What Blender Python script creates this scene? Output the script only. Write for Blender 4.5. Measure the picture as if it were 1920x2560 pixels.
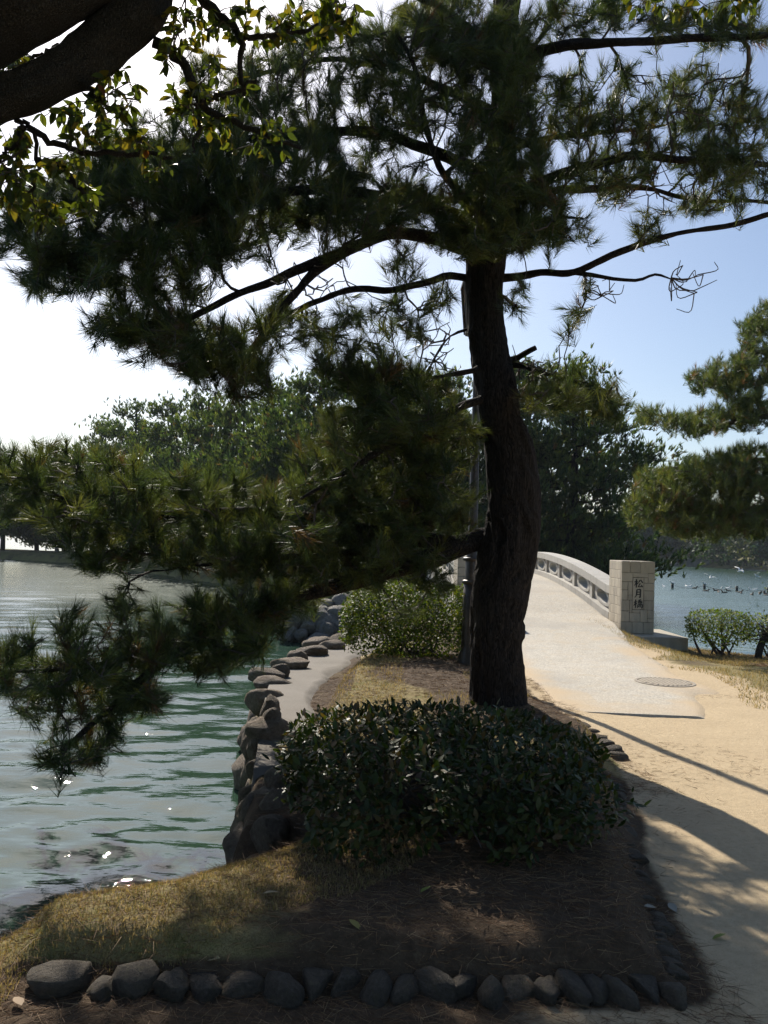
import bpy, bmesh, math, random
import numpy as np
from mathutils import Vector, Matrix

random.seed(7)
RNG = np.random.default_rng(11)
R = math.radians
scene = bpy.context.scene
for o in list(bpy.data.objects):
    bpy.data.objects.remove(o)
COL = scene.collection

# ------------------------------------------------------------------ camera
F_PX = 2147.0            # focal length in pixels of the 1920x2560 photograph
CAM_Z = 1.55
PITCH, ROLL = R(2.08), R(1.8)
Fw = np.array([0, math.cos(PITCH), math.sin(PITCH)])
U0 = np.array([0, -math.sin(PITCH), math.cos(PITCH)])
R0 = np.array([1.0, 0, 0])
Rt = R0 * math.cos(ROLL) + U0 * math.sin(ROLL)
Up = -R0 * math.sin(ROLL) + U0 * math.cos(ROLL)
CAM = np.array([0, 0, CAM_Z])
cam = bpy.data.cameras.new('camera')
cam_o = bpy.data.objects.new('camera', cam)
COL.objects.link(cam_o)
cam.sensor_fit = 'VERTICAL'
cam.sensor_height = 24
cam.lens = 24 * F_PX / 2560
cam.clip_start = 0.05
cam.clip_end = 3000
cam_o.matrix_world = Matrix(((Rt[0], Up[0], -Fw[0], 0), (Rt[1], Up[1], -Fw[1], 0), (Rt[2], Up[2], -Fw[2], CAM_Z), (0, 0, 0, 1)))
scene.camera = cam_o

# ------------------------------------------------------------------ light
SUN_AZ, SUN_EL = R(18), R(37.2)      # azimuth to the left of straight ahead
SDIR = Vector((-math.sin(SUN_AZ) * math.cos(SUN_EL), math.cos(SUN_AZ) * math.cos(SUN_EL), math.sin(SUN_EL)))
world = bpy.data.worlds.new('World')
scene.world = world
world.use_nodes = True
wn, wl = world.node_tree.nodes, world.node_tree.links
bg = wn['Background']
sky = wn.new('ShaderNodeTexSky')
sky.sky_type = 'NISHITA'
sky.sun_disc = False
sky.sun_elevation = SUN_EL
sky.sun_rotation = -SUN_AZ
sky.altitude = 10
sky.air_density = 1.0
sky.dust_density = 1.3
sky.ozone_density = 3.0
wl.new(sky.outputs['Color'], bg.inputs['Color'])
bg.inputs['Strength'].default_value = 0.092
sun = bpy.data.lights.new('sun', 'SUN')
sun.energy = 5.0
sun.angle = R(0.53)
sun.color = (1.0, 0.93, 0.82)
sun_o = bpy.data.objects.new('sun', sun)
COL.objects.link(sun_o)
sun_o.rotation_euler = SDIR.to_track_quat('Z', 'Y').to_euler()
sun_o.location = (0, 0, 30)
scene.view_settings.view_transform = 'Standard'
scene.view_settings.look = 'None'
scene.view_settings.gamma = 1
scene.view_settings.exposure = 0.4
scene.view_settings.use_curve_mapping = False
scene.cycles.max_bounces = 7
scene.cycles.diffuse_bounces = 3
scene.cycles.glossy_bounces = 3
scene.cycles.transmission_bounces = 4
scene.cycles.transparent_max_bounces = 8
scene.cycles.sample_clamp_indirect = 6
scene.cycles.use_denoising = True
scene.cycles.denoising_prefilter = 'FAST'
scene.cycles.adaptive_threshold = .02
scene.cycles.caustics_reflective = False
scene.cycles.caustics_refractive = False

# ------------------------------------------------------------------ helpers
K = 1920 / 1659.0        # overview pixels -> photograph pixels


def ray(px, py):
    px = np.asarray(px, float); py = np.asarray(py, float)
    a = (px - 960) / F_PX; b = (1280 - py) / F_PX
    return Fw + a[..., None] * Rt + b[..., None] * Up


def P(px, py, y):
    """point seen at photograph pixel (px,py) standing at depth y"""
    d = ray(px, py)
    t = np.asarray(y, float) / d[..., 1]
    return CAM + d * t[..., None]


def G(px, py, z=0.0):
    d = ray(px, py)
    t = (z - CAM_Z) / d[..., 2]
    return CAM + d * t[..., None]


def _h(ix, iy, iz, s):
    with np.errstate(over='ignore'):
        n = (ix.astype(np.uint32) * np.uint32(374761393) + iy.astype(np.uint32) * np.uint32(668265263) + iz.astype(np.uint32) * np.uint32(2147483647 - 58) + np.uint32(s * 1013904223 & 0xffffffff))
        n = (n ^ (n >> np.uint32(13))) * np.uint32(1274126177)
        n = n ^ (n >> np.uint32(16))
    return n.astype(np.float64) / 4294967295.0 * 2 - 1


def vnoise(p, s=0):
    p = np.asarray(p, float)
    i = np.floor(p).astype(np.int64)
    f = p - i
    f = f * f * (3 - 2 * f)
    r = 0
    for dx in (0, 1):
        wx = f[..., 0] if dx else 1 - f[..., 0]
        for dy in (0, 1):
            wy = f[..., 1] if dy else 1 - f[..., 1]
            for dz in (0, 1):
                wz = f[..., 2] if dz else 1 - f[..., 2]
                r = r + wx * wy * wz * _h(i[..., 0] + dx, i[..., 1] + dy, i[..., 2] + dz, s)
    return r


def fbm(p, s=0, o=4):
    r = 0; a = 1.0
    for k in range(o):
        r = r + a * vnoise(np.asarray(p) * 2 ** k, s + k)
        a *= .5
    return r


def norm(v):
    v = np.asarray(v, float)
    return v / np.maximum(np.linalg.norm(v, axis=-1, keepdims=True), 1e-9)


def mesh_np(name, V, faces, col=None, smooth=False):
    """faces: list of int arrays (M,3) / (M,4)"""
    V = np.asarray(V, np.float32)
    if isinstance(faces, np.ndarray):
        faces = [faces]
    faces = [np.asarray(f, np.int32) for f in faces if len(f)]
    me = bpy.data.meshes.new(name)
    me.vertices.add(len(V))
    me.vertices.foreach_set('co', V.ravel())
    tot = sum(f.size for f in faces); np_ = sum(len(f) for f in faces)
    me.loops.add(tot)
    me.loops.foreach_set('vertex_index', np.concatenate([f.ravel() for f in faces]))
    me.polygons.add(np_)
    starts = []; o = 0
    for f in faces:
        starts.append(o + np.arange(len(f)) * f.shape[1]); o += f.size
    me.polygons.foreach_set('loop_start', np.concatenate(starts).astype(np.int32))
    me.polygons.foreach_set('use_smooth', np.full(np_, smooth))
    me.update(calc_edges=True)
    if col is not None:
        a = me.color_attributes.new('Col', 'FLOAT_COLOR', 'POINT')
        c = np.ones((len(V), 4), np.float32); c[:, :3] = col
        a.data.foreach_set('color', c.ravel())
    return me


def obj(name, me, mat=None, parent=None, loc=(0, 0, 0), rot=None):
    o = bpy.data.objects.new(name, me)
    COL.objects.link(o)
    o.location = loc
    if rot is not None:
        o.rotation_euler = rot
    if mat is not None and me is not None and not me.materials:
        me.materials.append(mat)
    if parent is not None:
        o.parent = parent
    return o


def tag(o, label=None, cat=None, group=None, kind=None):
    if label: o['label'] = label
    if cat: o['category'] = cat
    if group: o['group'] = group
    if kind: o['kind'] = kind
    return o


def thing(name, label, cat, loc=(0, 0, 0), group=None):
    return tag(obj(name, None, loc=loc), label, cat, group)


class Acc:
    def __init__(s):
        s.V = []; s.Q = []; s.T = []; s.n = 0; s.C = []

    def add(s, V, Q=None, T=None, C=None):
        V = np.asarray(V, float)
        if Q is not None and len(Q): s.Q.append(np.asarray(Q) + s.n)
        if T is not None and len(T): s.T.append(np.asarray(T) + s.n)
        s.V.append(V); s.n += len(V)
        if C is not None: s.C.append(np.broadcast_to(C, (len(V), 3)))

    def mesh(s, name, smooth=False):
        f = []
        if s.Q: f.append(np.concatenate(s.Q))
        if s.T: f.append(np.concatenate(s.T))
        return mesh_np(name, np.concatenate(s.V), f, np.concatenate(s.C) if s.C else None, smooth)


BOXQ = np.array([(0, 3, 2, 1), (4, 5, 6, 7), (0, 1, 5, 4), (1, 2, 6, 5), (2, 3, 7, 6), (3, 0, 4, 7)])


def box_v(x0, x1, y0, y1, z0, z1):
    return np.array([(x0, y0, z0), (x1, y0, z0), (x1, y1, z0), (x0, y1, z0), (x0, y0, z1), (x1, y0, z1), (x1, y1, z1), (x0, y1, z1)], float)


def bev_box(name, x0, x1, y0, y1, z0, z1, b=0.008, seg=1):
    bm = bmesh.new()
    vs = [bm.verts.new(v) for v in box_v(x0, x1, y0, y1, z0, z1)]
    for q in BOXQ: bm.faces.new([vs[i] for i in q])
    if b: bmesh.ops.bevel(bm, geom=bm.edges[:], offset=b, segments=seg, affect='EDGES', profile=.6)
    me = bpy.data.meshes.new(name); bm.to_mesh(me); bm.free()
    return me


def catmull(pts, n):
    """pts (k,c) -> n samples along a Catmull-Rom curve"""
    p = np.asarray(pts, float)
    p = np.vstack([2 * p[0] - p[1], p, 2 * p[-1] - p[-2]])
    k = len(p) - 3
    t = np.linspace(0, k - 1e-6, n)
    i = t.astype(int); f = (t - i)[:, None]
    a, b, c, d = p[i], p[i + 1], p[i + 2], p[i + 3]
    return .5 * ((2 * b) + (c - a) * f + (2 * a - 5 * b + 4 * c - d) * f ** 2 + (3 * b - a - 3 * c + d) * f ** 3)


def tube(acc, pts, rad, sides=8, cap=True, bark=0.0, bs=9.0, C=None, seed=0):
    pts = np.asarray(pts, float); n = len(pts)
    rad = np.broadcast_to(np.asarray(rad, float), (n,))
    T = norm(np.gradient(pts, axis=0))
    ref = np.array([0.13, 0.31, 0.94])
    A = norm(np.cross(T, ref)); B = np.cross(T, A)
    th = np.linspace(0, 2 * np.pi, sides, endpoint=False)
    dirs = A[:, None, :] * np.cos(th)[None, :, None] + B[:, None, :] * np.sin(th)[None, :, None]
    rr = np.repeat(rad[:, None], sides, 1)
    if bark:
        s = np.concatenate([[0], np.cumsum(np.linalg.norm(np.diff(pts, axis=0), axis=1))])
        circ = np.stack([np.cos(th)[None] * rr * bs, np.sin(th)[None] * rr * bs, np.repeat(s[:, None], sides, 1) * bs * .33], -1)
        w = fbm(circ * .5 + 3, seed + 9, 2)
        nz = 1 - 2.2 * np.abs(vnoise(circ + w[..., None] * .8, seed)); n2 = 1 - 2 * np.abs(vnoise(circ * 2.3, seed + 5))
        big = vnoise(circ * np.array([.25, .25, .35]), seed + 3)
        rr = rr + bark * (-np.clip(-nz, -.3, 1) * 1.1 + .35 * n2 + .9 * big)
    V = pts[:, None, :] + dirs * rr[..., None]
    V = V.reshape(-1, 3)
    i = np.arange(n - 1)[:, None] * sides; j = np.arange(sides)[None]; j2 = (j + 1) % sides
    Q = np.stack([i + j, i + j2, i + sides + j2, i + sides + j], -1).reshape(-1, 4)
    Tt = None
    if cap:
        V = np.vstack([V, pts[-1:], pts[:1]])
        e = n * sides
        jj = np.arange(sides)
        Tt = np.vstack([np.stack([(n - 1) * sides + jj, (n - 1) * sides + (jj + 1) % sides, np.full(sides, e)], -1),
                        np.stack([(jj + 1) % sides, jj, np.full(sides, e + 1)], -1)])
    acc.add(V, Q, Tt, C)


def lathe(prof, sides=20):
    a = Acc()
    prof = np.asarray(prof, float)
    th = np.linspace(0, 2 * np.pi, sides, endpoint=False)
    V = np.stack([prof[:, 0:1] * np.cos(th), prof[:, 0:1] * np.sin(th), np.repeat(prof[:, 1:2], sides, 1)], -1).reshape(-1, 3)
    n = len(prof)
    i = np.arange(n - 1)[:, None] * sides; j = np.arange(sides)[None]; j2 = (j + 1) % sides
    a.add(V, np.stack([i + j, i + j2, i + sides + j2, i + sides + j], -1).reshape(-1, 4))
    return a


def prisms(p0, p1, r0, r1, sides=4):
    """all segments p0->p1 as one array of open prisms"""
    p0 = np.asarray(p0, float); p1 = np.asarray(p1, float)
    n = len(p0)
    T = norm(p1 - p0)
    A = norm(np.cross(T, np.array([.21, .33, .92]))); B = np.cross(T, A)
    th = np.linspace(0, 2 * np.pi, sides, endpoint=False)
    d = A[:, None] * np.cos(th)[None, :, None] + B[:, None] * np.sin(th)[None, :, None]
    r0 = np.broadcast_to(r0, (n,)); r1 = np.broadcast_to(r1, (n,))
    V = np.concatenate([p0[:, None] + d * r0[:, None, None], p1[:, None] + d * r1[:, None, None]], 1).reshape(-1, 3)
    b = np.arange(n)[:, None] * 2 * sides; j = np.arange(sides)[None]; j2 = (j + 1) % sides
    Q = np.stack([b + j, b + j2, b + sides + j2, b + sides + j], -1).reshape(-1, 4)
    return V, Q


def inpoly(x, y, poly):
    x = np.asarray(x); y = np.asarray(y)
    r = np.zeros(x.shape, bool)
    k = len(poly)
    for i in range(k):
        x0, y0 = poly[i]; x1, y1 = poly[(i + 1) % k]
        c = ((y0 > y) != (y1 > y))
        with np.errstate(divide='ignore', invalid='ignore'):
            xx = (x1 - x0) * (y - y0) / (y1 - y0 if y1 != y0 else 1e-9) + x0
        r ^= c & (x < xx)
    return r


def sdist(x, y, poly, closed=True):
    """distance to the outline; positive inside when closed"""
    x = np.asarray(x, float); y = np.asarray(y, float)
    d = np.full(x.shape, 1e9)
    k = len(poly)
    for i in range(k if closed else k - 1):
        x0, y0 = poly[i]; x1, y1 = poly[(i + 1) % k]
        dx, dy = x1 - x0, y1 - y0
        t = np.clip(((x - x0) * dx + (y - y0) * dy) / (dx * dx + dy * dy), 0, 1)
        d = np.minimum(d, np.hypot(x - x0 - t * dx, y - y0 - t * dy))
    if closed:
        d = np.where(inpoly(x, y, poly), d, -d)
    return d


def sstep(a, b, x):
    t = np.clip((x - a) / (b - a), 0, 1)
    return t * t * (3 - 2 * t)


# ------------------------------------------------------------------ materials
class M:
    def __init__(s, name):
        s.m = bpy.data.materials.new(name); s.m.use_nodes = True
        s.N = s.m.node_tree.nodes; s.L = s.m.node_tree.links
        s.b = s.N['Principled BSDF']; s.out = s.N['Material Output']
        s.co = s.N.new('ShaderNodeTexCoord').outputs['Object']

    def n(s, t, **kw):
        n = s.N.new(t)
        for k, v in kw.items():
            if k.startswith('i_'):
                key = k[2:]
                key = int(key) if key.isdigit() else key
                if hasattr(v, 'is_output') or isinstance(v, bpy.types.NodeSocket): s.L.new(v, n.inputs[key])
                else: n.inputs[key].default_value = v
            else: setattr(n, k, v)
        return n

    def mapping(s, scale, src=None):
        return s.n('ShaderNodeMapping', i_Vector=src or s.co, i_Scale=scale).outputs[0]

    def noise(s, scale, detail=4, rough=.6, vec=None, dist=0):
        n = s.n('ShaderNodeTexNoise', i_Scale=scale, i_Detail=detail, i_Roughness=rough, i_Distortion=dist)
        s.L.new(vec or s.co, n.inputs['Vector'])
        return n.outputs['Fac']

    def voro(s, scale, vec=None, feature='F1', out='Distance'):
        n = s.n('ShaderNodeTexVoronoi', feature=feature, i_Scale=scale)
        s.L.new(vec or s.co, n.inputs['Vector'])
        return n.outputs[out]

    def ramp(s, fac, stops):
        r = s.n('ShaderNodeValToRGB', i_Fac=fac)
        e = r.color_ramp.elements
        while len(e) < len(stops): e.new(.5)
        for q, (p, c) in zip(e, stops):
            q.position = p; q.color = (*c, 1) if len(c) == 3 else c
        return r.outputs['Color']

    def mix(s, fac, a, b, mode='MIX'):
        n = s.n('ShaderNodeMix', data_type='RGBA', blend_type=mode)
        for sock, v in ((n.inputs['Factor'], fac), (n.inputs[6], a), (n.inputs[7], b)):
            if isinstance(v, bpy.types.NodeSocket): s.L.new(v, sock)
            elif isinstance(v, (int, float)): sock.default_value = v
            else: sock.default_value = (*v, 1)
        return n.outputs[2]

    def math(s, op, a, b=0.0):
        n = s.n('ShaderNodeMath', operation=op)
        for sock, v in ((n.inputs[0], a), (n.inputs[1], b)):
            if isinstance(v, bpy.types.NodeSocket): s.L.new(v, sock)
            else: sock.default_value = v
        return n.outputs[0]

    def attr(s, name='Col'):
        return s.n('ShaderNodeAttribute', attribute_name=name).outputs['Color']

    def set(s, **kw):
        for k, v in kw.items():
            i = s.b.inputs[k.replace('_', ' ')]
            if isinstance(v, bpy.types.NodeSocket): s.L.new(v, i)
            elif isinstance(v, tuple) and len(v) == 3: i.default_value = (*v, 1)
            else: i.default_value = v
        return s

    def bump(s, h, strength=.5, dist=.01):
        b = s.n('ShaderNodeBump', i_Height=h, i_Strength=strength, i_Distance=dist)
        s.L.new(b.outputs[0], s.b.inputs['Normal'])
        return s

    def translucent(s, col, fac):
        t = s.n('ShaderNodeBsdfTranslucent')
        if isinstance(col, bpy.types.NodeSocket): s.L.new(col, t.inputs['Color'])
        else: t.inputs['Color'].default_value = (*col, 1)
        mx = s.n('ShaderNodeMixShader', i_Fac=fac)
        s.L.new(s.b.outputs[0], mx.inputs[1]); s.L.new(t.outputs[0], mx.inputs[2])
        s.L.new(mx.outputs[0], s.out.inputs['Surface'])
        return s


def leafy(name, rough, trans, tint=(1.5, 1.5, .6), spec=.5):
    m = M(name)
    c = m.attr()
    m.set(Base_Color=c, Roughness=rough)
    m.b.inputs['Specular IOR Level'].default_value = spec
    if trans:
        m.translucent(m.mix(1.0, c, tint, 'MULTIPLY'), trans)
    return m.m


MAT = {}
MAT['needle'] = leafy('pine needles', .45, .36, (1.6, 1.5, .7), .32)
MAT['needle_far'] = leafy('far pine needles', .5, .42, (1.4, 1.5, .6), .3)
MAT['leaf_thin'] = leafy('thin leaves', .5, .4, (1.8, 1.7, .5), .35)
MAT['leaf_gloss'] = leafy('glossy leaves', .46, .22, (1.7, 1.8, .5), .3)
MAT['leaf_far'] = leafy('far leaves', .6, .25, (1.3, 1.4, .6), .3)
MAT['grass'] = leafy('grass blades', .6, .35, (1.3, 1.2, .7), .2)
MAT['litter'] = leafy('fallen needles', .7, .1, (1, 1, 1), .2)


def bark_mat(name, a, b, c, sc=14, crack=1.0):
    m = M(name)
    v = m.mapping((1, 1, .28))
    w = m.noise(sc * .6, 3, .6, v)
    cr = m.voro(sc, m.n('ShaderNodeVectorMath', operation='ADD', i_0=v, i_1=m.n('ShaderNodeTexNoise', i_Scale=sc * .5).outputs['Color']).outputs[0], 'DISTANCE_TO_EDGE')
    fine = m.noise(sc * 6, 5, .7, v)
    col = m.ramp(fine, [(.3, a), (.55, b), (.8, c)])
    col = m.mix(m.math('MULTIPLY', m.ramp(cr, [(0, (1, 1, 1)), (.12, (0, 0, 0))]), crack), col, tuple(x * .5 for x in a))
    h = m.math('ADD', m.math('MULTIPLY', m.math('MINIMUM', cr, .25), 3.0 * crack), m.math('ADD', m.math('MULTIPLY', fine, .8), m.math('MULTIPLY', w, .8)))
    m.set(Base_Color=col, Roughness=.9).bump(h, .7, .02)
    m.b.inputs['Specular IOR Level'].default_value = .2
    return m.m


MAT['bark'] = bark_mat('pine bark', (.012, .0095, .008), (.038, .030, .025), (.105, .086, .072))
MAT['bark_grey'] = bark_mat('grey bark', (.036, .031, .026), (.085, .073, .060), (.19, .172, .145), 30, .9)
m = M('twig bark'); MAT['twig'] = m.set(Base_Color=m.ramp(m.noise(30, 3), [(.3, (.035, .025, .02)), (.7, (.10, .075, .058))]), Roughness=.85).m


def rock_mat(name, a, b, c):
    m = M(name)
    oi = m.n('ShaderNodeObjectInfo').outputs['Random']
    co = m.n('ShaderNodeVectorMath', operation='ADD', i_0=m.co, i_1=m.n('ShaderNodeCombineXYZ', i_X=m.math('MULTIPLY', oi, 40.0)).outputs[0]).outputs[0]
    n1 = m.noise(5, 5, .65, co); n2 = m.noise(45, 5, .7, co); n3 = m.noise(2.2, 3, .5, co)
    col = m.ramp(n1, [(.28, a), (.5, b), (.75, c)])
    col = m.mix(m.ramp(n2, [(.42, (0, 0, 0)), (.7, (.6, .6, .6))]), col, tuple(x * .45 for x in a))
    col = m.mix(m.math('MULTIPLY', m.ramp(n3, [(.55, (0, 0, 0)), (.66, (1, 1, 1))]), .5), col, (.15, .13, .07))
    col = m.mix(1.0, col, m.ramp(oi, [(0, (.75, .74, .72)), (1, (1.15, 1.1, 1.02))]), 'MULTIPLY')
    m.set(Base_Color=col, Roughness=.85).bump(m.math('ADD', m.math('MULTIPLY', n1, 1.0), m.math('ADD', m.math('MULTIPLY', n2, .45), m.math('MULTIPLY', m.noise(16, 5, .7, co), .7))), 1.0, .05)
    return m.m


MAT['rock'] = rock_mat('shore rock', (.18, .135, .10), (.32, .255, .195), (.47, .39, .31))
MAT['rock_dark'] = rock_mat('dark edging stone', (.09, .073, .054), (.15, .124, .092), (.23, .195, .15))  # darker, browner mix of the rock colours, for the edging stones
MAT['rock_grey'] = rock_mat('grey boulder', (.17, .165, .155), (.27, .26, .245), (.38, .37, .34))


def granite(name, a, b, sp=.35, joint=False):
    m = M(name)
    oi = m.n('ShaderNodeObjectInfo').outputs['Random']
    n1 = m.noise(140, 3, .8); n2 = m.noise(3.5, 5, .65); st = m.noise(2.2, 5, .7, m.mapping((2.5, 2.5, .5)))
    col = m.mix(n2, a, b)
    col = m.mix(m.ramp(n1, [(.45, (0, 0, 0)), (.75, (sp,) * 3)]), col, tuple(x * .35 for x in a))
    col = m.mix(m.ramp(st, [(.5, (0, 0, 0)), (.75, (.4, .4, .4))]), col, (.11, .10, .085))
    col = m.mix(1.0, col, m.ramp(oi, [(0, (.86, .85, .84)), (1, (1.06, 1.05, 1.02))]), 'MULTIPLY')
    m.set(Base_Color=col, Roughness=.8).bump(n1, .25, .004)
    return m.m


MAT['granite'] = granite('pillar granite', (.43, .38, .30), (.54, .485, .39))
MAT['granite_rail'] = granite('parapet granite', (.40, .385, .35), (.50, .48, .44), .2)
MAT['mortar'] = granite('dark joint', (.09, .08, .07), (.12, .11, .10), .1)
m = M('black engraving'); MAT['ink'] = m.set(Base_Color=(.012, .012, .012), Roughness=.6).m
m = M('bronze paint'); n_ = m.noise(18, 4); MAT['bronze'] = m.set(Base_Color=m.ramp(n_, [(.3, (.045, .034, .026)), (.7, (.085, .065, .05))]), Roughness=.42, Metallic=.35).m
m = M('lantern glass'); MAT['lantern_glass'] = m.set(Base_Color=(.55, .42, .16), Roughness=.35).translucent((.85, .62, .2), .55).m
m = M('iron cover'); MAT['iron'] = m.set(Base_Color=m.ramp(m.noise(40, 4), [(.3, (.26, .22, .17)), (.7, (.40, .35, .28))]), Roughness=.8, Metallic=.1).m
m = M('black post'); MAT['post'] = m.set(Base_Color=(.02, .02, .022), Roughness=.6).m
m = M('gull feathers'); MAT['gull'] = m.set(Base_Color=m.ramp(m.noise(9, 2), [(.4, (.75, .76, .78)), (.6, (.86, .86, .86))]), Roughness=.7).m
m = M('duck feathers'); MAT['duck'] = m.set(Base_Color=m.ramp(m.noise(9, 2), [(.4, (.04, .033, .028)), (.6, (.10, .085, .07))]), Roughness=.7).m

# ground: masks in the colour attribute (r grass, g brown litter, b bare sand lightness)
m = M('ground')
at = m.attr(); sp = m.n('ShaderNodeSeparateColor', i_Color=at)
n1 = m.noise(1.7, 6, .65); n2 = m.noise(26, 5, .7); n3 = m.noise(170, 4, .75); n4 = m.noise(7, 4, .6)
v3 = m.voro(95, out='Color')
sand = m.ramp(n2, [(.25, (.44, .335, .205)), (.5, (.56, .44, .28)), (.8, (.64, .52, .345))])
sand = m.mix(m.ramp(n1, [(.35, (.45, .45, .45)), (.65, (0, 0, 0))]), sand, (.46, .355, .225))
sand = m.mix(m.ramp(n3, [(.5, (0, 0, 0)), (.78, (.7, .7, .7))]), sand, (.20, .15, .10))
grs = m.ramp(n4, [(.3, (.24, .185, .08)), (.5, (.32, .255, .12)), (.7, (.22, .21, .075))])
grs = m.mix(m.ramp(n3, [(.4, (0, 0, 0)), (.7, (.8, .8, .8))]), grs, (.06, .05, .022))
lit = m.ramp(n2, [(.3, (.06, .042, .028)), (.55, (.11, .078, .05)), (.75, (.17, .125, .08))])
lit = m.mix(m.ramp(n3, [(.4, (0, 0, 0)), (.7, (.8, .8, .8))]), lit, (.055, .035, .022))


def edge(ch, lo=.35, hi=.65):
    s = m.math('ADD', ch, m.math('MULTIPLY', m.math('SUBTRACT', m.math('ADD', m.math('MULTIPLY', n4, .6), m.math('MULTIPLY', n2, .4)), .5), .9))
    return m.ramp(s, [(lo, (0, 0, 0)), (hi, (1, 1, 1))])


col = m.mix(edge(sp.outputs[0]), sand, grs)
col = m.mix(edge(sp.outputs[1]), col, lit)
m.set(Base_Color=col, Roughness=.95).bump(m.math('ADD', m.math('MULTIPLY', n2, 1.0), m.math('MULTIPLY', n3, .5)), .6, .012)
m.b.inputs['Specular IOR Level'].default_value = .15
MAT['ground'] = m.m

m = M('gravel paving')
n1 = m.noise(1.1, 5, .6); n3 = m.noise(55, 4, .8); v3 = m.voro(60, out='Color'); v4 = m.voro(60)
n5 = m.noise(5, 5, .7)
col = m.ramp(n1, [(.3, (.42, .385, .315)), (.6, (.50, .46, .385)), (.8, (.55, .505, .425))])
col = m.mix(.55, col, m.ramp(v3, [(.1, (.26, .23, .19)), (.5, (.46, .42, .35)), (.9, (.66, .61, .52))]))
col = m.mix(m.ramp(n5, [(.5, (0, 0, 0)), (.75, (.6, .6, .6))]), col, (.45, .35, .22))
col = m.mix(m.ramp(m.noise(.55, 4, .6), [(.48, (0, 0, 0)), (.62, (.55, .55, .55))]), col, (.33, .305, .265))
at = m.n('ShaderNodeSeparateColor', i_Color=m.attr())
col = m.mix(at.outputs[0], col, (.50, .385, .245))
m.set(Base_Color=col, Roughness=.9).bump(m.math('ADD', v4, n3), .5, .006)
MAT['gravel'] = m.m

m = M('walk concrete')
n1 = m.noise(2, 5, .6); n3 = m.noise(120, 4, .8)
col = m.ramp(n1, [(.3, (.145, .125, .10)), (.7, (.20, .175, .145))])
col = m.mix(m.ramp(n3, [(.45, (0, 0, 0)), (.75, (.6, .6, .6))]), col, (.17, .15, .125))
MAT['walk'] = m.set(Base_Color=col, Roughness=.9).bump(n3, .4, .006).m

m = M('lake water')
n1 = m.noise(2.6, 3, .55, m.mapping((1, 1.9, 1))); n2 = m.noise(11, 3, .6, m.mapping((1, 1.6, 1)))
cam_d = m.n('ShaderNodeNewGeometry').outputs['Position']
n3 = m.noise(6.5, 2, .5, m.mapping((.8, 2.0, 1)))
h = m.math('ADD', m.math('ADD', m.math('MULTIPLY', n1, .7), m.math('MULTIPLY', n3, .55)), m.math('MULTIPLY', n2, .2))
dist_ = m.n('ShaderNodeVectorMath', operation='LENGTH', i_0=cam_d).outputs['Value']
m.set(Base_Color=(.030, .064, .042), Roughness=.025, IOR=1.40).bump(h, .4, .02)
bmp = [q for q in m.N if q.bl_idname == 'ShaderNodeBump'][0]
m.L.new(m.math('ADD', .015, m.math('MULTIPLY', m.math('MINIMUM', dist_, 100.0), .0005)), bmp.inputs['Distance'])
# wavelets too far off to resolve: rougher with distance
m.L.new(m.math('ADD', .02, m.math('MULTIPLY', m.math('MAXIMUM', m.math('SUBTRACT', m.math('MINIMUM', dist_, 32.0), 9.0), 0.0), .0072)), m.b.inputs['Roughness'])
MAT['water'] = m.m

m = M('earth bank'); n1 = m.noise(1.2, 5)
MAT['bank'] = m.set(Base_Color=m.ramp(n1, [(.35, (.10, .09, .04)), (.5, (.20, .17, .06)), (.7, (.14, .15, .05))]), Roughness=.95).m
m = M('far wall stone'); n1 = m.noise(.6, 5)
MAT['farwall'] = m.set(Base_Color=m.ramp(n1, [(.35, (.12, .11, .10)), (.7, (.26, .25, .23))]), Roughness=.9).m
m = M('building plaster'); n1 = m.noise(.15, 4)
MAT['plaster'] = m.set(Base_Color=m.ramp(n1, [(.3, (.40, .40, .42)), (.7, (.52, .52, .53))]), Roughness=.8).m
m = M('building tile'); n1 = m.noise(.2, 4)
MAT['tile'] = m.set(Base_Color=m.ramp(n1, [(.3, (.26, .20, .17)), (.7, (.36, .29, .25))]), Roughness=.7).m
m = M('window glass'); MAT['glass'] = m.set(Base_Color=(.05, .07, .09), Roughness=.15).m

# ------------------------------------------------------------------ land and water
WATER_Z = -0.65
LAND = [(-9, -6), (16, -6), (16, 13.6), (11, 14.2), (8.6, 15.0), (7.1, 15.8), (6.3, 16.7), (5.5, 17.5), (4.9, 17.9), (1.3, 18.3), (.6, 18.4), (.1, 17.2), (-.05, 14.8), (-.5, 13.2), (-.95, 12.1), (-1.25, 10.8), (-1.25, 9.4), (-1.08, 8), (-.93, 7), (-.83, 6.1), (-.75, 5.3),
        (-.74, 4.75), (-.97, 4.43), (-1.26, 4.17), (-1.72, 4.0), (-2.7, 3.8), (-4, 3.6), (-9, 3.1)]
BED = [(-1.3, 3.02), (-.5, 2.98), (.3, 3.0), (1.12, 3.1), (1.2, 3.6), (1.32, 4.3), (1.5, 5.2), (1.72, 6.2), (1.8, 7.0), (1.62, 7.8), (1.5, 9), (1.55, 11.5), (1.75, 15.5),
       (.3, 16.5), (.3, 14.0), (-.1, 12), (-.4, 10), (-.5, 8.4), (-.5, 6.8), (-.5, 5.5), (-.45, 4.7), (-.9, 4.1), (-1.5, 3.75)]


def deck_z(y):
    y = np.asarray(y, float)
    a = .78 - .56 * ((y - 26) / 8.5) ** 2
    b = .22 * np.clip((y - 12.2) / 5.3, 0, 1) ** 1.6
    return np.where(y > 17.5, a, b)


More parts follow.
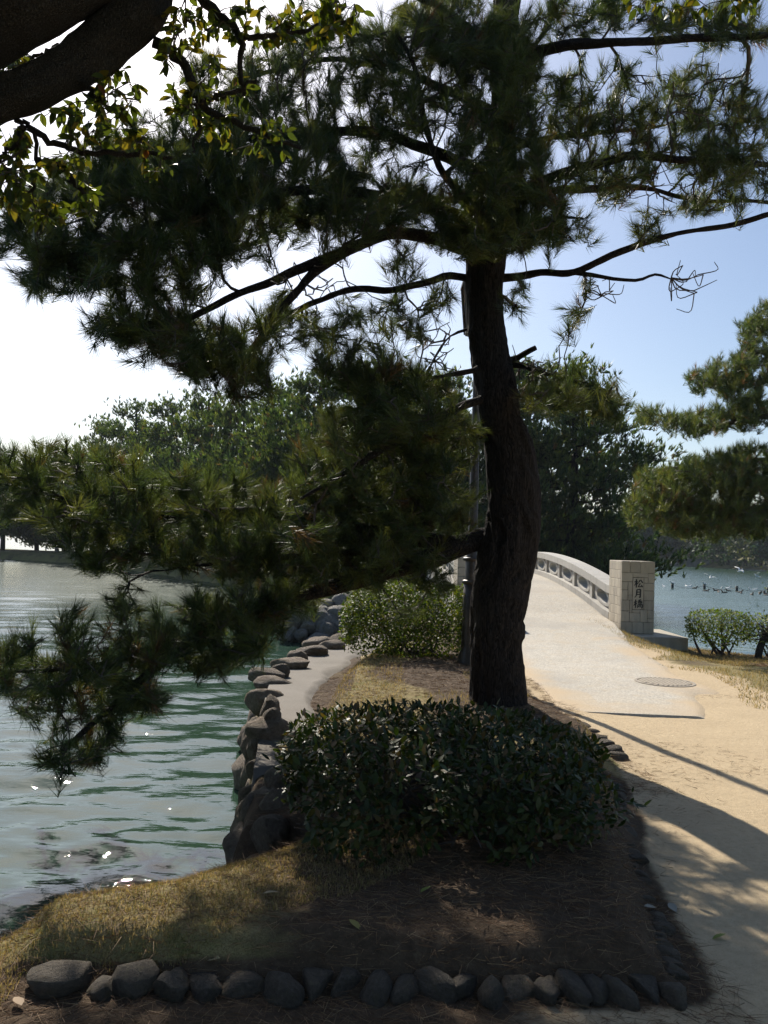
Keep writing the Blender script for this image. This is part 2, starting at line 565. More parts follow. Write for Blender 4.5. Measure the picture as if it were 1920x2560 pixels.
def ground_z(x, y):
    x = np.asarray(x, float); y = np.asarray(y, float)
    s = sdist(x, y, LAND)
    bed = sdist(x, y, BED)
    z = .13 * sstep(-.02, .22, bed) * sstep(2.9, 3.2, y) + .07 * np.exp(-((x - 1.0) ** 2 + (y - 7.4) ** 2) / 1.2)
    z = z + .10 * np.exp(-((x - .45) ** 2 / .45 + (y - 9.7) ** 2 / 3))
    on = sstep(1.6, 2.1, x) * (1 - sstep(4.2, 4.7, x))
    z = z + np.where(y < 19, deck_z(np.minimum(y, 18.2)), 0) * on
    z = z - .24 * sstep(4.4, 5.4, x) * sstep(11, 15, y)
    wid = np.where((y > 5.0) & (x < 0), np.where(y < 6.6, .45, .22), np.where(x > 0, .7, .85))
    rim = np.where((y > 5.0) & (x < 0), .10, np.where(x > 0, .15, .34))
    z = z - rim * (1 - sstep(0, 1, s / wid)) ** 1.0
    z = z - 1.4 * sstep(.02, -.35, s)
    p = np.stack([x, y, np.zeros_like(x)], -1)
    amp = np.where(bed > 0, 1.0, .35)
    z = z + amp * (.018 * fbm(p * 1.6, 3, 4) + .006 * fbm(p * 14, 5, 2))
    return z


def make_ground():
    def grid(x0, x1, nx, y0, y1, ny):
        X, Y = np.meshgrid(np.linspace(x0, x1, nx), np.linspace(y0, y1, ny))
        return X, Y
    # graded grid: fine near the camera
    xs = np.concatenate([np.arange(-9, -2.6, .2), np.arange(-2.6, 3.0, .03), np.arange(3.0, 9, .07), np.arange(9, 16.2, .3)])
    ys = np.concatenate([np.arange(-6, 2, .3), np.arange(2, 6.2, .03), np.arange(6.2, 12, .06), np.arange(12, 19, .09)])
    X, Y = np.meshgrid(xs, ys)
    Z = ground_z(X, Y)
    nx, ny = len(xs), len(ys)
    bed = sdist(X, Y, BED); land = sdist(X, Y, LAND)
    p = np.stack([X, Y, 0 * X], -1)
    nz = fbm(p * .9, 21, 3)
    grass = np.zeros_like(X); lit = np.zeros_like(X)
    inb = sstep(-.16, .02, bed + .08 * nz)
    # bank strip and bed
    grass = np.maximum(grass, inb * .7)
    grass = np.maximum(grass, sstep(1.3, .7, land) * (Y < 5) * (X < .3))
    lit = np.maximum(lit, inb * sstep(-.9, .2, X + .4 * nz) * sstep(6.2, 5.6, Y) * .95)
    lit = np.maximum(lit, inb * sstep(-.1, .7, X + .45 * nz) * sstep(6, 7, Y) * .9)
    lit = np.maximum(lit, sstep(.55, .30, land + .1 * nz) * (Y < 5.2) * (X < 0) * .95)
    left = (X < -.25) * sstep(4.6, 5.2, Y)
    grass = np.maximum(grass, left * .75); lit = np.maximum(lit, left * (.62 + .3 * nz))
    lit = np.maximum(lit, (Y < 3.1) * sstep(1.0, .3, X) * .75)
    gr = sstep(3.85, 4.5, X + .25 * nz) * sstep(7.6, 9, Y)
    grass = np.maximum(grass, gr * .8)
    lit = np.maximum(lit, gr * .55 * sstep(-.2, .5, nz))
    lit = np.maximum(lit, gr * sstep(1.2, .4, land) * .95)
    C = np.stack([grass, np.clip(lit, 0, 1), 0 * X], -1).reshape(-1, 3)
    V = np.stack([X, Y, Z], -1).reshape(-1, 3)
    i = np.arange(ny - 1)[:, None] * nx + np.arange(nx - 1)[None]
    Q = np.stack([i, i + 1, i + nx + 1, i + nx], -1).reshape(-1, 4)
    keep = (V[Q][:, :, 2].max(1) > -1.3)
    return tag(obj('ground', mesh_np('ground', V, Q[keep], C, True), MAT['ground']), kind='structure')


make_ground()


def make_water():
    # polar-like grid: fine near, coarse far; displaced by a sum of wave trains
    th = np.radians(np.linspace(-70, 70, 400))
    r = np.concatenate([np.geomspace(3.0, 45, 390), np.geomspace(46, 640, 40)])
    T, Rr = np.meshgrid(th, r)
    X = Rr * np.sin(T); Y = Rr * np.cos(T)
    Z = np.zeros_like(X)
    g = np.random.default_rng(5)
    px = np.stack([X, Y, 0 * X], -1)
    wx = X + .25 * fbm(px * .35, 31, 2); wy = Y + .25 * fbm(px * .35, 37, 2)
    for k in range(46):
        lam = .22 * (10 ** (k / 45.0)) * g.uniform(.85, 1.15)
        a = R(100) + g.normal(0, .62)
        kk = 2 * np.pi / lam
        amp = .0027 * lam ** .85
        cell = Rr * (r[1] / r[0] - 1) * 2.2
        fade = np.clip((lam - cell) / cell, 0, 1)
        ph = kk * (wx * np.cos(a) + wy * np.sin(a)) + g.uniform(0, 6.28)
        s = np.sin(ph)
        Z += amp * fade * (s + .25 * np.cos(2 * ph))
    Z *= np.where(Rr > 45, 0, 1) * (.75 + .5 * vnoise(px * .25, 41))
    V = np.stack([X, Y, Z + WATER_Z], -1).reshape(-1, 3)
    nx = len(th); ny = len(r)
    i = np.arange(ny - 1)[:, None] * nx + np.arange(nx - 1)[None]
    Q = np.stack([i, i + 1, i + nx + 1, i + nx], -1).reshape(-1, 4)
    a = Acc(); a.add(V, Q)
    # the rest of the lake behind the camera
    a.add([(-620, -40, WATER_Z - .02), (620, -40, WATER_Z - .02), (620, -7, WATER_Z - .02), (-620, -7, WATER_Z - .02)], [(0, 1, 2, 3)])
    return tag(obj('lake_water', a.mesh('lake_water', True), MAT['water']), kind='structure')


make_water()


def strip_sheet(name, left, right, mat, nu, nv, lift, zf, cf=None, skirt=.06):
    L = catmull(left, nv); Rr = catmull(right, nv)
    u = np.linspace(0, 1, nu)
    XY = L[:, None] * (1 - u)[None, :, None] + Rr[:, None] * u[None, :, None]
    Z = zf(XY[..., 0], XY[..., 1]) + lift
    Z[0, :] -= skirt; Z[:, 0] -= skirt; Z[:, -1] -= skirt
    if cf is None:         # the inner edge is lost under grass and litter
        nz_ = fbm(np.stack([XY[..., 1] * 2.2, XY[..., 0] * 2.2, 0 * Z], -1), 92, 3)
        Z -= .06 * sstep(.74, 1.0, u[None, :] + .09 * nz_) + .10 * sstep(7.0, 6.2, XY[..., 1] + .3 * nz_)
    if cf is not None:     # the right edge sinks raggedly under the sand
        nz_ = vnoise(np.stack([XY[..., 1] * 1.1, XY[..., 0] * 1.1, 0 * Z], -1), 91)
        near = sstep(15.5, 14.0, XY[..., 1])
        Z -= near * .06 * sstep(.90, 1.02, u[None, :] + .05 * nz_) + near * .05 * sstep(.10, .0, u[None, :] + .04 * nz_)
        Z -= .09 * sstep(.72, .86, u[None, :]) * sstep(9.8, 8.5, XY[..., 1] + .5 * nz_)
    V = np.concatenate([XY, Z[..., None]], -1).reshape(-1, 3)
    i = np.arange(nv - 1)[:, None] * nu + np.arange(nu - 1)[None]
    Q = np.stack([i, i + 1, i + nu + 1, i + nu], -1).reshape(-1, 4)
    C = cf(XY[..., 0], XY[..., 1]).reshape(-1, 3) if cf is not None else None
    return tag(obj(name, mesh_np(name, V, Q, C, True), mat), kind='structure')


def path_col(x, y):
    # sand washed over the edges of the paving
    nz = fbm(np.stack([x, y, 0 * x], -1) * 1.3, 51, 4)
    e = np.maximum(np.maximum(sstep(2.3, 1.7, x) * .9, sstep(3.3, 3.8, x) * sstep(15, 12, y)), np.maximum(sstep(8.9, 8.1, y) * .25, sstep(2.9, 3.45, x) * sstep(11, 9.2, y)))
    s = np.clip(e + .45 * nz * (e > .05) + .12 * nz, 0, 1)
    return np.stack([s, s, s], -1)


def path_z(x, y):
    return np.where(y < 17.5, np.maximum(0, deck_z(np.minimum(y, 17.5))), deck_z(y))


strip_sheet('gravel_path', [(1.62, 8.15), (1.6, 9), (1.62, 11.5), (1.85, 14.5), (2.05, 16.5), (2.05, 18), (2.05, 22), (2.05, 28), (2.05, 34.4)],
            [(3.5, 8.05), (3.85, 9), (3.98, 11), (4.12, 13.5), (4.36, 15.6), (4.5, 17), (4.5, 22), (4.5, 28), (4.5, 34.4)], MAT['gravel'], 64, 320, .022, path_z, path_col)
strip_sheet('concrete_walkway', [(-.86, 6.0), (-1.0, 7.4), (-1.14, 8.8), (-1.2, 10.2), (-1.02, 11.7), (-.6, 12.9), (-.12, 14.4)],
            [(-.42, 6.3), (-.52, 7.4), (-.56, 8.8), (-.44, 10.2), (-.22, 11.4), (.1, 12.6), (.4, 14.2)], MAT['walk'], 40, 160, .036, lambda x, y: .01 + .01 * fbm(np.stack([x, y, 0 * x], -1) * 1.5, 3, 2), None, .15)

# island behind the bridge and the far shores
ISLAND = [(-60, 76), (-45, 70), (-30, 68), (-23, 64), (-15, 53), (-9, 43), (-4, 36.5), (-.5, 34), (2, 33.6), (5, 33.6), (7.6, 34.2), (9, 37), (9, 44), (4, 51), (-3, 60), (-12, 72), (-24, 80), (-40, 82), (-60, 84)]


def land_mesh(name, poly, mat, ztop, wall=.5, step=1.0, amp=.2, seed=1):
    xs = [p[0] for p in poly]; ys = [p[1] for p in poly]
    X, Y = np.meshgrid(np.arange(min(xs) - 2, max(xs) + 2, step), np.arange(min(ys) - 2, max(ys) + 2, step))
    s = sdist(X, Y, poly)
    p = np.stack([X, Y, 0 * X], -1)
    s = s + .25 * vnoise(p * .6, seed)
    Z = WATER_Z - .5 + (ztop - WATER_Z + .5) * sstep(-.4, .5, s) + amp * sstep(.5, 6, s) * (1 + fbm(p * .12, seed, 3))
    nx = X.shape[1]; ny = X.shape[0]
    V = np.stack([X, Y, Z], -1).reshape(-1, 3)
    i = np.arange(ny - 1)[:, None] * nx + np.arange(nx - 1)[None]
    Q = np.stack([i, i + 1, i + nx + 1, i + nx], -1).reshape(-1, 4)
    Q = Q[V[Q][:, :, 2].max(1) > WATER_Z - .4]
    return tag(obj(name, mesh_np(name, V, Q, None, True), mat), kind='structure')


land_mesh('island', ISLAND, MAT['bank'], -.15, step=.6, amp=.15)
FAR = [(18, 158), (30, 146), (42, 143), (52, 138), (58, 124), (64, 116), (80, 108), (130, 100), (260, 140), (260, 420), (0, 420), (8, 200)]
land_mesh('far_bank', FAR, MAT['bank'], .1, step=2.5, amp=.9, seed=6)
land_mesh('distant_bank', [(-420, 470), (-200, 520), (-60, 540), (-60, 640), (-420, 640)], MAT['bank'], .6, step=10, amp=2, seed=8)

# ------------------------------------------------------------------ rocks
ICO = {}
for sub in (2, 3, 4):
    bm = bmesh.new(); bmesh.ops.create_icosphere(bm, subdivisions=sub, radius=1)
    bm.verts.ensure_lookup_table()
    ICO[sub] = (np.array([v.co[:] for v in bm.verts]), np.array([[v.index for v in f.verts] for f in bm.faces])); bm.free()


def rock_mesh(seed, sub=3, rough=.17, flat=0.0):
    V, T = ICO[sub]
    n = fbm(V * .9 + seed * 7.3, seed, 2)
    n2 = fbm(V * 2.6 + seed * 3.1, seed + 4, 3)
    n3 = 1 - 2 * np.abs(vnoise(V * 3.4 + seed, seed + 8))
    V2 = V * (1 + rough * 1.2 * n + rough * .55 * n2 + rough * .16 * n3)[:, None]
    # a few worn facets
    g = np.random.default_rng(seed)
    for _ in range(8):
        d = norm(g.normal(size=3)); h = g.uniform(.55, .9)
        over = np.maximum(V2 @ d - h, 0)
        V2 = V2 - d * over[:, None] * .82
    if flat:
        V2[:, 2] = np.where(V2[:, 2] > flat, flat + (V2[:, 2] - flat) * .25, V2[:, 2])
    return mesh_np('stone', V2, T, None, True)


ROCKS = [rock_mesh(s + 1, 3) for s in range(12)]
ROCKS_LO = [rock_mesh(s + 40, 2) for s in range(8)]
for me in ROCKS + ROCKS_LO: me.materials.append(MAT['rock'])
ROCKS_G = []
for me in ROCKS + ROCKS_LO:
    c = me.copy(); c.materials.clear(); c.materials.append(MAT['rock_grey']); ROCKS_G.append(c)
ROCKS_D = []
for k in range(12):
    c = rock_mesh(k + 70, 3, .22, .6); c.materials.append(MAT['rock_dark']); ROCKS_D.append(c)


def stone(parent, p, dims, rz=0., tilt=0., seed=0, grey=False, name='stone'):
    pool = ROCKS_D if grey == 'dark' else ROCKS_G if grey else ROCKS
    o = obj(name, pool[seed % 12], None, parent, tuple(p), (tilt, tilt * .6, rz))
    o.scale = dims
    return o


wall = thing('stone_retaining_wall', 'row of weathered brown boulders lining the walkway along the water', 'stone wall')
# px, py (centre), width px, height px, z of centre, depth radius factor
WR = [(774, 1630, 84, 24, .02), (795, 1612, 66, 20, .0), (835, 1617, 60, 16, .02), (852, 1606, 60, 16, .0), (745, 1648, 54, 26, -.02), (727, 1668, 94, 30, .0),
      (700, 1684, 46, 24, .02), (668, 1692, 80, 32, .0), (680, 1718, 92, 46, -.06), (660, 1756, 88, 66, -.08), (678, 1767, 38, 20, .08), (672, 1780, 42, 24, .08), (675, 1796, 46, 26, .06),
      (670, 1832, 100, 66, -.04), (632, 1840, 40, 66, -.2), (626, 1880, 44, 80, -.3), (656, 1888, 70, 96, -.2), (646, 1936, 60, 60, -.28), (628, 2000, 66, 78, -.35),
      (642, 2036, 60, 104, -.28), (640, 2094, 62, 110, -.32), (674, 2090, 84, 126, -.2), (632, 2152, 56, 84, -.42), (690, 2010, 80, 80, -.12), (690, 1950, 70, 60, -.08)]
for k, (px, py, w, h, z) in enumerate(WR):
    p = G(px, py, z + .05)
    d = p[1]
    sx = w / F_PX * d * .58; sz = max(h / F_PX * d * (.60 if k < 13 else .48), .11)
    stone(wall, p, (sx * 1.02, max(sx * .75, sz * .8), sz * 1.05), rz=random.uniform(-.4, .4), tilt=random.uniform(-.15, .15), seed=k * 5 + 3)
# stones of the wall that run on under them, down to the water and further along the shore
for k, (x, y, z, r_) in enumerate([(-.58, 5.25, -.16, .17), (-.58, 5.65, -.12, .19), (-.60, 6.1, -.08, .18), (-.72, 5.45, -.3, .2), (-.60, 4.95, -.28, .18), (-.66, 5.9, -.2, .2), (-.70, 6.45, -.16, .19), (-.66, 5.1, -.36, .19)]):
    stone(wall, (x, y, z - .08), (r_, r_ * 1.2, r_ * .75), .5 + k, .2, seed=k * 5 + 4)
line = catmull([(-.72, 5.0), (-.83, 6.1), (-.93, 7), (-1.08, 8), (-1.25, 9.4), (-1.25, 10.8), (-.95, 12.1), (-.5, 13.2), (-.05, 14.8), (.1, 17.0), (.3, 18.2)], 44)
for k, (x, y) in enumerate(line):
    s = random.uniform(.13, .20) + .005 * y
    stone(wall, (x + .05, y, -.48 + random.uniform(-.05, .05)), (s, s * 1.1, s * 1.15), random.uniform(0, 6), random.uniform(-.3, .3), seed=k * 7 + 1)
    if y > 13.2:
        stone(wall, (x + .03, y + .1, -.1 + random.uniform(-.05, .05)), (s * 1.1, s, s * .8), random.uniform(0, 6), random.uniform(-.3, .3), seed=k * 3 + 2)

rev = thing('stone_revetment', 'pile of grey boulders at the foot of the bridge abutment', 'boulders')
for k, (px, py, w, h) in enumerate([(754, 1588, 32, 32), (774, 1565, 46, 38), (797, 1600, 68, 38), (731, 1580, 26, 36), (717, 1592, 28, 20), (707, 1577, 18, 24), (719, 1570, 14, 34), (741, 1560, 22, 40),
                                    (748, 1594, 22, 18), (800, 1560, 40, 44), (825, 1580, 50, 50), (838, 1545, 60, 56), (790, 1530, 54, 44), (758, 1528, 36, 46), (732, 1540, 26, 40), (714, 1548, 20, 34), (860, 1575, 44, 60),
                                    (815, 1515, 50, 40), (855, 1510, 50, 40)]):
    d = 18.6 + (1590 - py) * .012
    p = P(px, py, d)
    stone(rev, p, (w / F_PX * d * .55, w / F_PX * d * .6, h / F_PX * d * .58), random.uniform(-.5, .5), random.uniform(-.3, .3), seed=k * 5, grey=True)
for k in range(40):
    u_ = random.uniform(0, 1); r_ = random.uniform(.26, .42)
    stone(rev, (-2.1 + u_ * 3.4, 19.0 + random.uniform(-.15, .55), -.6 + random.uniform(0, .55 + .35 * u_)), (r_, r_, r_ * .85), random.uniform(0, 6), random.uniform(-.3, .3), seed=k + 2, grey=True)

edge_f = thing('bed_edging', 'row of half-buried round grey stones in front of the clipped bush', 'stone edging')
px = 205
k = 0
while px < 1700:
    w = random.uniform(66, 108) * (1.1 if px < 620 else .95); h = random.uniform(78, 112) * (1 if px < 1250 else .75)
    px += w * .46
    p = G(px, 2500 + random.uniform(-14, 18), .0)
    d = p[1]
    stone(edge_f, (p[0], d + .05, .005 + random.uniform(-.012, .012)), (w / F_PX * d * .52, .095, h / F_PX * d * .52), random.uniform(-.5, .5), random.uniform(-.2, .2), seed=k * 5 + 1, grey='dark')
    px += w * .46
    k += 1
p = G(160, 2445, .02)
stone(edge_f, p, (.13, .10, .07), .3, .1, seed=8, grey='dark')
p = G(100, 2500, -.02)
stone(edge_f, (p[0], p[1], p[2] - .03), (.06, .05, .05), .3, .1, seed=3, grey='dark')
edge_s = thing('side_edging', 'short line of dark stones between the clipped bush and the sandy path', 'stone edging')
sl = catmull([(1.14, 3.2), (1.19, 3.6), (1.27, 4.1), (1.36, 4.6), (1.47, 5.1), (1.62, 5.7)], 27)
for k, (x, y) in enumerate(sl):
    r = random.uniform(.042, .07)
    stone(edge_s, (x - .02 + random.uniform(-.02, .02), y, .004), (r, r * 1.05, r * .7), random.uniform(0, 6), random.uniform(-.25, .25), seed=k * 7, grey='dark')
for k in range(9):
    t = k / 8
    stone(edge_s, (1.78 + .1 * math.sin(t * 3) - .2 * t, 6.4 + 1.6 * t, .03), (.08, .09, .05), random.uniform(0, 6), .1, seed=k * 3 + 2, grey='dark')

# ------------------------------------------------------------------ bridge
bridge = thing('stone_bridge', 'arched pale stone footbridge with oval openings in its parapet', 'bridge', (3.28, 26, 0))


def br(name, me, mat, parent=None):
    o = obj(name, me, mat, bridge if parent is None else parent)
    o.matrix_parent_inverse = Matrix.Translation((-3.28, -26, 0))
    return o


def arch_bar(name, x0, x1, y0, y1, zo0, zo1, n=40, zf=deck_z, mat=None):
    y = np.linspace(y0, y1, n)
    z = zf(y)
    a = Acc()
    V = []
    for yy, zz in zip(y, z):
        V += [(x0, yy, zz + zo0), (x1, yy, zz + zo0), (x1, yy, zz + zo1), (x0, yy, zz + zo1)]
    Q = []
    for i in range(n - 1):
        b = i * 4
        for j in range(4):
            Q.append((b + j, b + (j + 1) % 4, b + 4 + (j + 1) % 4, b + 4 + j))
    Q += [(3, 2, 1, 0), (4 * n - 4, 4 * n - 3, 4 * n - 2, 4 * n - 1)]
    a.add(V, Q)
    return a.mesh(name)


Y0, Y1 = 17.1, 34.6
# deck slab with a segmental arch underneath
n = 60
ys = np.linspace(17.6, 34.4, n)
under = WATER_Z - .4 + np.clip(1 - ((ys - 26) / 7.2) ** 2, 0, None) ** .6 * 1.35
a = Acc(); V = []; Q = []
for yy, zz, uu in zip(ys, deck_z(ys), under):
    V += [(1.55, yy, uu), (5.0, yy, uu), (5.0, yy, zz), (1.55, yy, zz)]
for i in range(n - 1):
    b = i * 4
    for j in range(4): Q.append((b + j, b + (j + 1) % 4, b + 4 + (j + 1) % 4, b + 4 + j))
Q += [(3, 2, 1, 0), (4 * n - 4, 4 * n - 3, 4 * n - 2, 4 * n - 1)]
a.add(V, Q)
br('deck', a.mesh('deck'), MAT['granite_rail'])


def oval_panel(name, y0, y1, x0, x1, zb, zt):
    """panel between two posts with an oval hole; follows the slope of the deck"""
    seg = 40
    yc, hw = (y0 + y1) / 2, (y1 - y0) / 2
    zc, hh = (zb + zt) / 2, (zt - zb) / 2
    th = np.linspace(0, 2 * np.pi, seg, endpoint=False)
    # outer rectangle points matching directions
    c, s = np.cos(th), np.sin(th)
    k = 1 / np.maximum(np.abs(c), np.abs(s))
    outer = np.stack([yc + hw * c * k, zc + hh * s * k], -1)
    e = 4.0
    def ell(a, b):
        return np.stack([yc + hw * a * np.sign(c) * np.abs(c) ** .85, zc + hh * b * np.sign(s) * np.abs(s) ** .85], -1)
    ring_o, ring_i = ell(.80, .93), ell(.60, .66)
    def emb(p, x, ):
        z = p[:, 1] + deck_z(p[:, 0])
        return np.stack([np.full(seg, x), p[:, 0], z], -1)
    pan, rng = Acc(), Acc()
    j = np.arange(seg); j2 = (j + 1) % seg
    def loft(acc, A, B):
        acc.add(np.vstack([A, B]), np.stack([j, j2, seg + j2, seg + j], -1))
    loft(pan, emb(outer, x0), emb(ring_o, x0)); loft(pan, emb(ring_o, x1), emb(outer, x1))
    loft(rng, emb(ring_o, x0), emb(ring_o, x0 - .03)); loft(rng, emb(ring_o, x0 - .03), emb(ring_i, x0 - .03))
    loft(rng, emb(ring_i, x0 - .03), emb(ring_i, x1 + .03)); loft(rng, emb(ring_i, x1 + .03), emb(ring_o, x1 + .03)); loft(rng, emb(ring_o, x1 + .03), emb(ring_o, x1))
    return pan.mesh(name), rng.mesh('oval_ring')


MOD = 1.75
for side, (xa, xb) in enumerate([(4.56, 4.86), (1.70, 2.0)]):
    xm = (xa + xb) / 2
    for k in range(5):       # plinth and rail in long stones butted end to end
        q0 = Y0 + k * 3.5 + .003; q1 = Y0 + (k + 1) * 3.5 - .003
        br('plinth_stone', arch_bar('plinth', xa - .05, xb + .05, q0, q1, -.05, .13, 14), MAT['granite_rail'])
        br('rail_stone', arch_bar('rail', xa - .04, xb + .04, q0, q1, .50, .655, 14), MAT['granite_rail'])
    for k in range(11):
        y = Y0 + k * MOD
        br('post', arch_bar('post', xa + .02, xb - .02, y - .11 if k else y, y + .11 if k < 10 else y, .13, .50, 3) if 0 < k < 10 else arch_bar('post', xa + .02, xb - .02, y if k == 0 else y - .12, y + .12 if k == 0 else y, .13, .5, 3), MAT['granite_rail'])
        if k < 10:
            pm, rm = oval_panel('panel', y + .112, y + MOD - .112, xm - .07, xm + .07, .131, .499)
            po = br('panel', pm, MAT['granite_rail'])
            br('oval_ring', rm, MAT['granite_rail'], po).matrix_parent_inverse = Matrix.Identity(4)


def pillar(label, x0, x1, y0, y1, z0, z1, plate):
    t = thing('bridge_pillar', label, 'pillar', ((x0 + x1) / 2, (y0 + y1) / 2, z0))
    inv = Matrix.Translation((-(x0 + x1) / 2, -(y0 + y1) / 2, -z0))

    def ch(name, me, mat, parent=None):
        o = obj(name, me, mat, parent or t)
        if parent is None: o.matrix_parent_inverse = inv
        return o
    ch('core', bev_box('core', x0 + .02, x1 - .02, y0 + .02, y1 - .02, z0, z1 - .03, 0), MAT['mortar'])
    W, H = x1 - x0, z1 - z0
    g = .003
    # joint pattern of the front face, as fractions (x0,x1,top,bottom)
    F = [(0, .26, 0, .16), (.26, .57, 0, .16), (.57, 1, 0, .165),
         (0, .34, .16, .285), (.34, .80, .16, .225), (.80, 1, .165, .30), (.675, .80, .225, .30),
         (0, .20, .285, .40), (.20, .34, .285, .47), (.675, 1, .30, .405), (0, .20, .40, .54), (.20, .34, .47, .54),
         (.675, 1, .405, .54), (0, .26, .54, .69), (.26, .34, .54, .715), (.675, 1, .54, .67), (.34, .58, .667, .715),
         (.58, .80, .67, .84), (.80, 1, .67, .79), (0, .26, .69, .84), (.26, .58, .715, .84), (.80, 1, .79, .84), (0, .35, .84, 1), (.35, .68, .84, 1), (.68, 1, .84, 1)]
    for (a, b, c, d) in F:
        ch('stone_block', bev_box('b', x0 + a * W + g, x0 + b * W - g, y0, y0 + .05, z1 - d * H + g, z1 - c * H - g, .006), MAT['granite'])
    # name panel
    pl = ch('name_panel', bev_box('np', x0 + .34 * W + g * 2, x0 + .675 * W - g * 2, y0 - .004, y0 + .04, z1 - .667 * H + g * 2, z1 - .225 * H - g * 2, .004), MAT['granite'])
    if plate:
        cx = x0 + .5075 * W; top = z1 - .245 * H; cell = .40 * H / 3
        CH = [  # brush strokes in a unit cell, (x,y,width) with y downward
            [[(.05, .34, .07), (.25, .30, .09), (.45, .28, .05)], [(.27, .02, .10), (.28, .5, .11), (.26, .98, .08)], [(.26, .34, .08), (.16, .58, .08), (.02, .76, .03)], [(.3, .40, .08), (.40, .5, .09), (.46, .58, .04)],
             [(.66, .08, .09), (.60, .26, .08), (.46, .44, .03)], [(.74, .06, .05), (.84, .26, .10), (.98, .42, .08)], [(.68, .46, .09), (.60, .66, .08), (.48, .86, .06), (.72, .86, .08), (.9, .80, .07)], [(.80, .66, .06), (.90, .80, .10), (.96, .92, .06)]],
            [[(.34, .06, .09), (.32, .4, .11), (.26, .72, .09), (.10, .96, .03)], [(.32, .08, .09), (.56, .05, .09), (.72, .05, .12), (.72, .45, .12), (.70, .92, .12), (.58, .86, .04)], [(.36, .34, .07), (.52, .33, .08), (.66, .32, .06)], [(.34, .60, .07), (.50, .59, .08), (.66, .57, .06)]],
            [[(.02, .34, .07), (.20, .31, .09), (.38, .27, .05)], [(.22, .02, .10), (.23, .5, .11), (.21, .98, .08)], [(.21, .36, .08), (.12, .58, .08), (.0, .76, .03)], [(.25, .40, .08), (.33, .50, .08), (.38, .56, .04)],
             [(.82, .02, .07), (.66, .07, .08), (.50, .10, .05)], [(.44, .22, .06), (.70, .20, .08), (.98, .18, .06)], [(.68, .10, .07), (.62, .28, .07), (.44, .42, .03)], [(.72, .22, .06), (.86, .34, .09), (.98, .40, .05)],
             [(.56, .36, .06), (.55, .50, .06)], [(.56, .36, .06), (.82, .35, .07), (.80, .50, .06)], [(.56, .49, .05), (.80, .48, .05)], [(.46, .60, .06), (.45, .96, .07)], [(.46, .60, .06), (.94, .57, .09), (.93, .96, .10), (.86, .92, .04)], [(.58, .70, .05), (.57, .86, .05)], [(.58, .70, .05), (.80, .69, .06), (.79, .86, .05)], [(.58, .85, .05), (.79, .84, .05)]]]
        for i, strokes in enumerate(CH):
            acc = Acc()
            for s_i, st in enumerate(strokes):
                s = catmull(np.array(st) if len(st) > 2 else np.array([st[0], tuple((np.array(st[0]) + st[1]) / 2), st[1]]), 14)
                cx0 = cx - .47 * cell; cy0 = top - i * cell * 1.05
                pts = np.stack([cx0 + s[:, 0] * cell * .94, cy0 - s[:, 1] * cell * .92], -1)
                t_ = norm(np.gradient(pts, axis=0)); nn = np.stack([-t_[:, 1], t_[:, 0]], -1)
                w = s[:, 2:3] * cell * .62
                yb = y0 - .0075 - .0002 * s_i
                A = pts + nn * w; B = pts - nn * w
                k = len(pts)
                V = np.concatenate([np.stack([A[:, 0], np.full(k, yb), A[:, 1]], -1), np.stack([B[:, 0], np.full(k, yb), B[:, 1]], -1), np.stack([A[:, 0], np.full(k, y0 - .003), A[:, 1]], -1), np.stack([B[:, 0], np.full(k, y0 - .003), B[:, 1]], -1)])
                j = np.arange(k - 1)
                acc.add(V, np.concatenate([np.stack([j, j + 1, k + j + 1, k + j], -1), np.stack([j, 2 * k + j, 2 * k + j + 1, j + 1], -1), np.stack([k + j, k + j + 1, 3 * k + j + 1, 3 * k + j], -1)]))
            o = ch('character', acc.mesh('character'), MAT['ink'], pl)
    # side faces: coursed blocks with staggered joints
    D = y1 - y0
    rows = 8
    for side in (0, 1):
        for r_ in range(rows):
            off = .5 * (r_ % 2)
            cuts = [0] + [c for c in (.22 + off * .2, .5 + off * .22, .78 + off * .1)] + [1]
            for a, b in zip(cuts[:-1], cuts[1:]):
                jz = .04 * math.sin(r_ * 2.3 + a * 9) if 0 < r_ else 0
                c, d = r_ / rows, (r_ + 1) / rows
                xa, xb = (x0 - .0, x0 + .019) if side == 0 else (x1 - .019, x1)
                ch('stone_block', bev_box('b', xa, xb, y0 + .052 + a * (D - .052) + g, y0 + .052 + b * (D - .052) - g, z1 - .006 - d * (H - .006) + g, z1 - .006 - c * (H - .006) - g, .004), MAT['granite'])
    ch('cap', bev_box('cap', x0 + .004, x1 - .004, y0 + .053, y1, z1 - .028, z1 - .001, .005), MAT['granite'])
    return t


pillar('square granite block pillar carrying the black characters, at the right of the bridge', 4.51, 5.14, 16.2, 17.08, .0, 1.36, True)
pillar('granite block pillar half hidden behind the pine trunk and the hedge', 1.42, 2.03, 16.2, 17.08, .0, 1.36, False)
pf = tag(obj('stone_plinth', bev_box('plinth', 4.3, 5.62, 15.72, 17.3, -.55, .0, .02, 2), MAT['granite']), 'low dark stone slab under the engraved pillar', 'stone slab')
pf = tag(obj('stone_plinth', bev_box('plinth', .95, 2.2, 15.9, 17.3, -.5, .02, .02, 2), MAT['granite']), 'low stone slab under the half hidden pillar', 'stone slab')

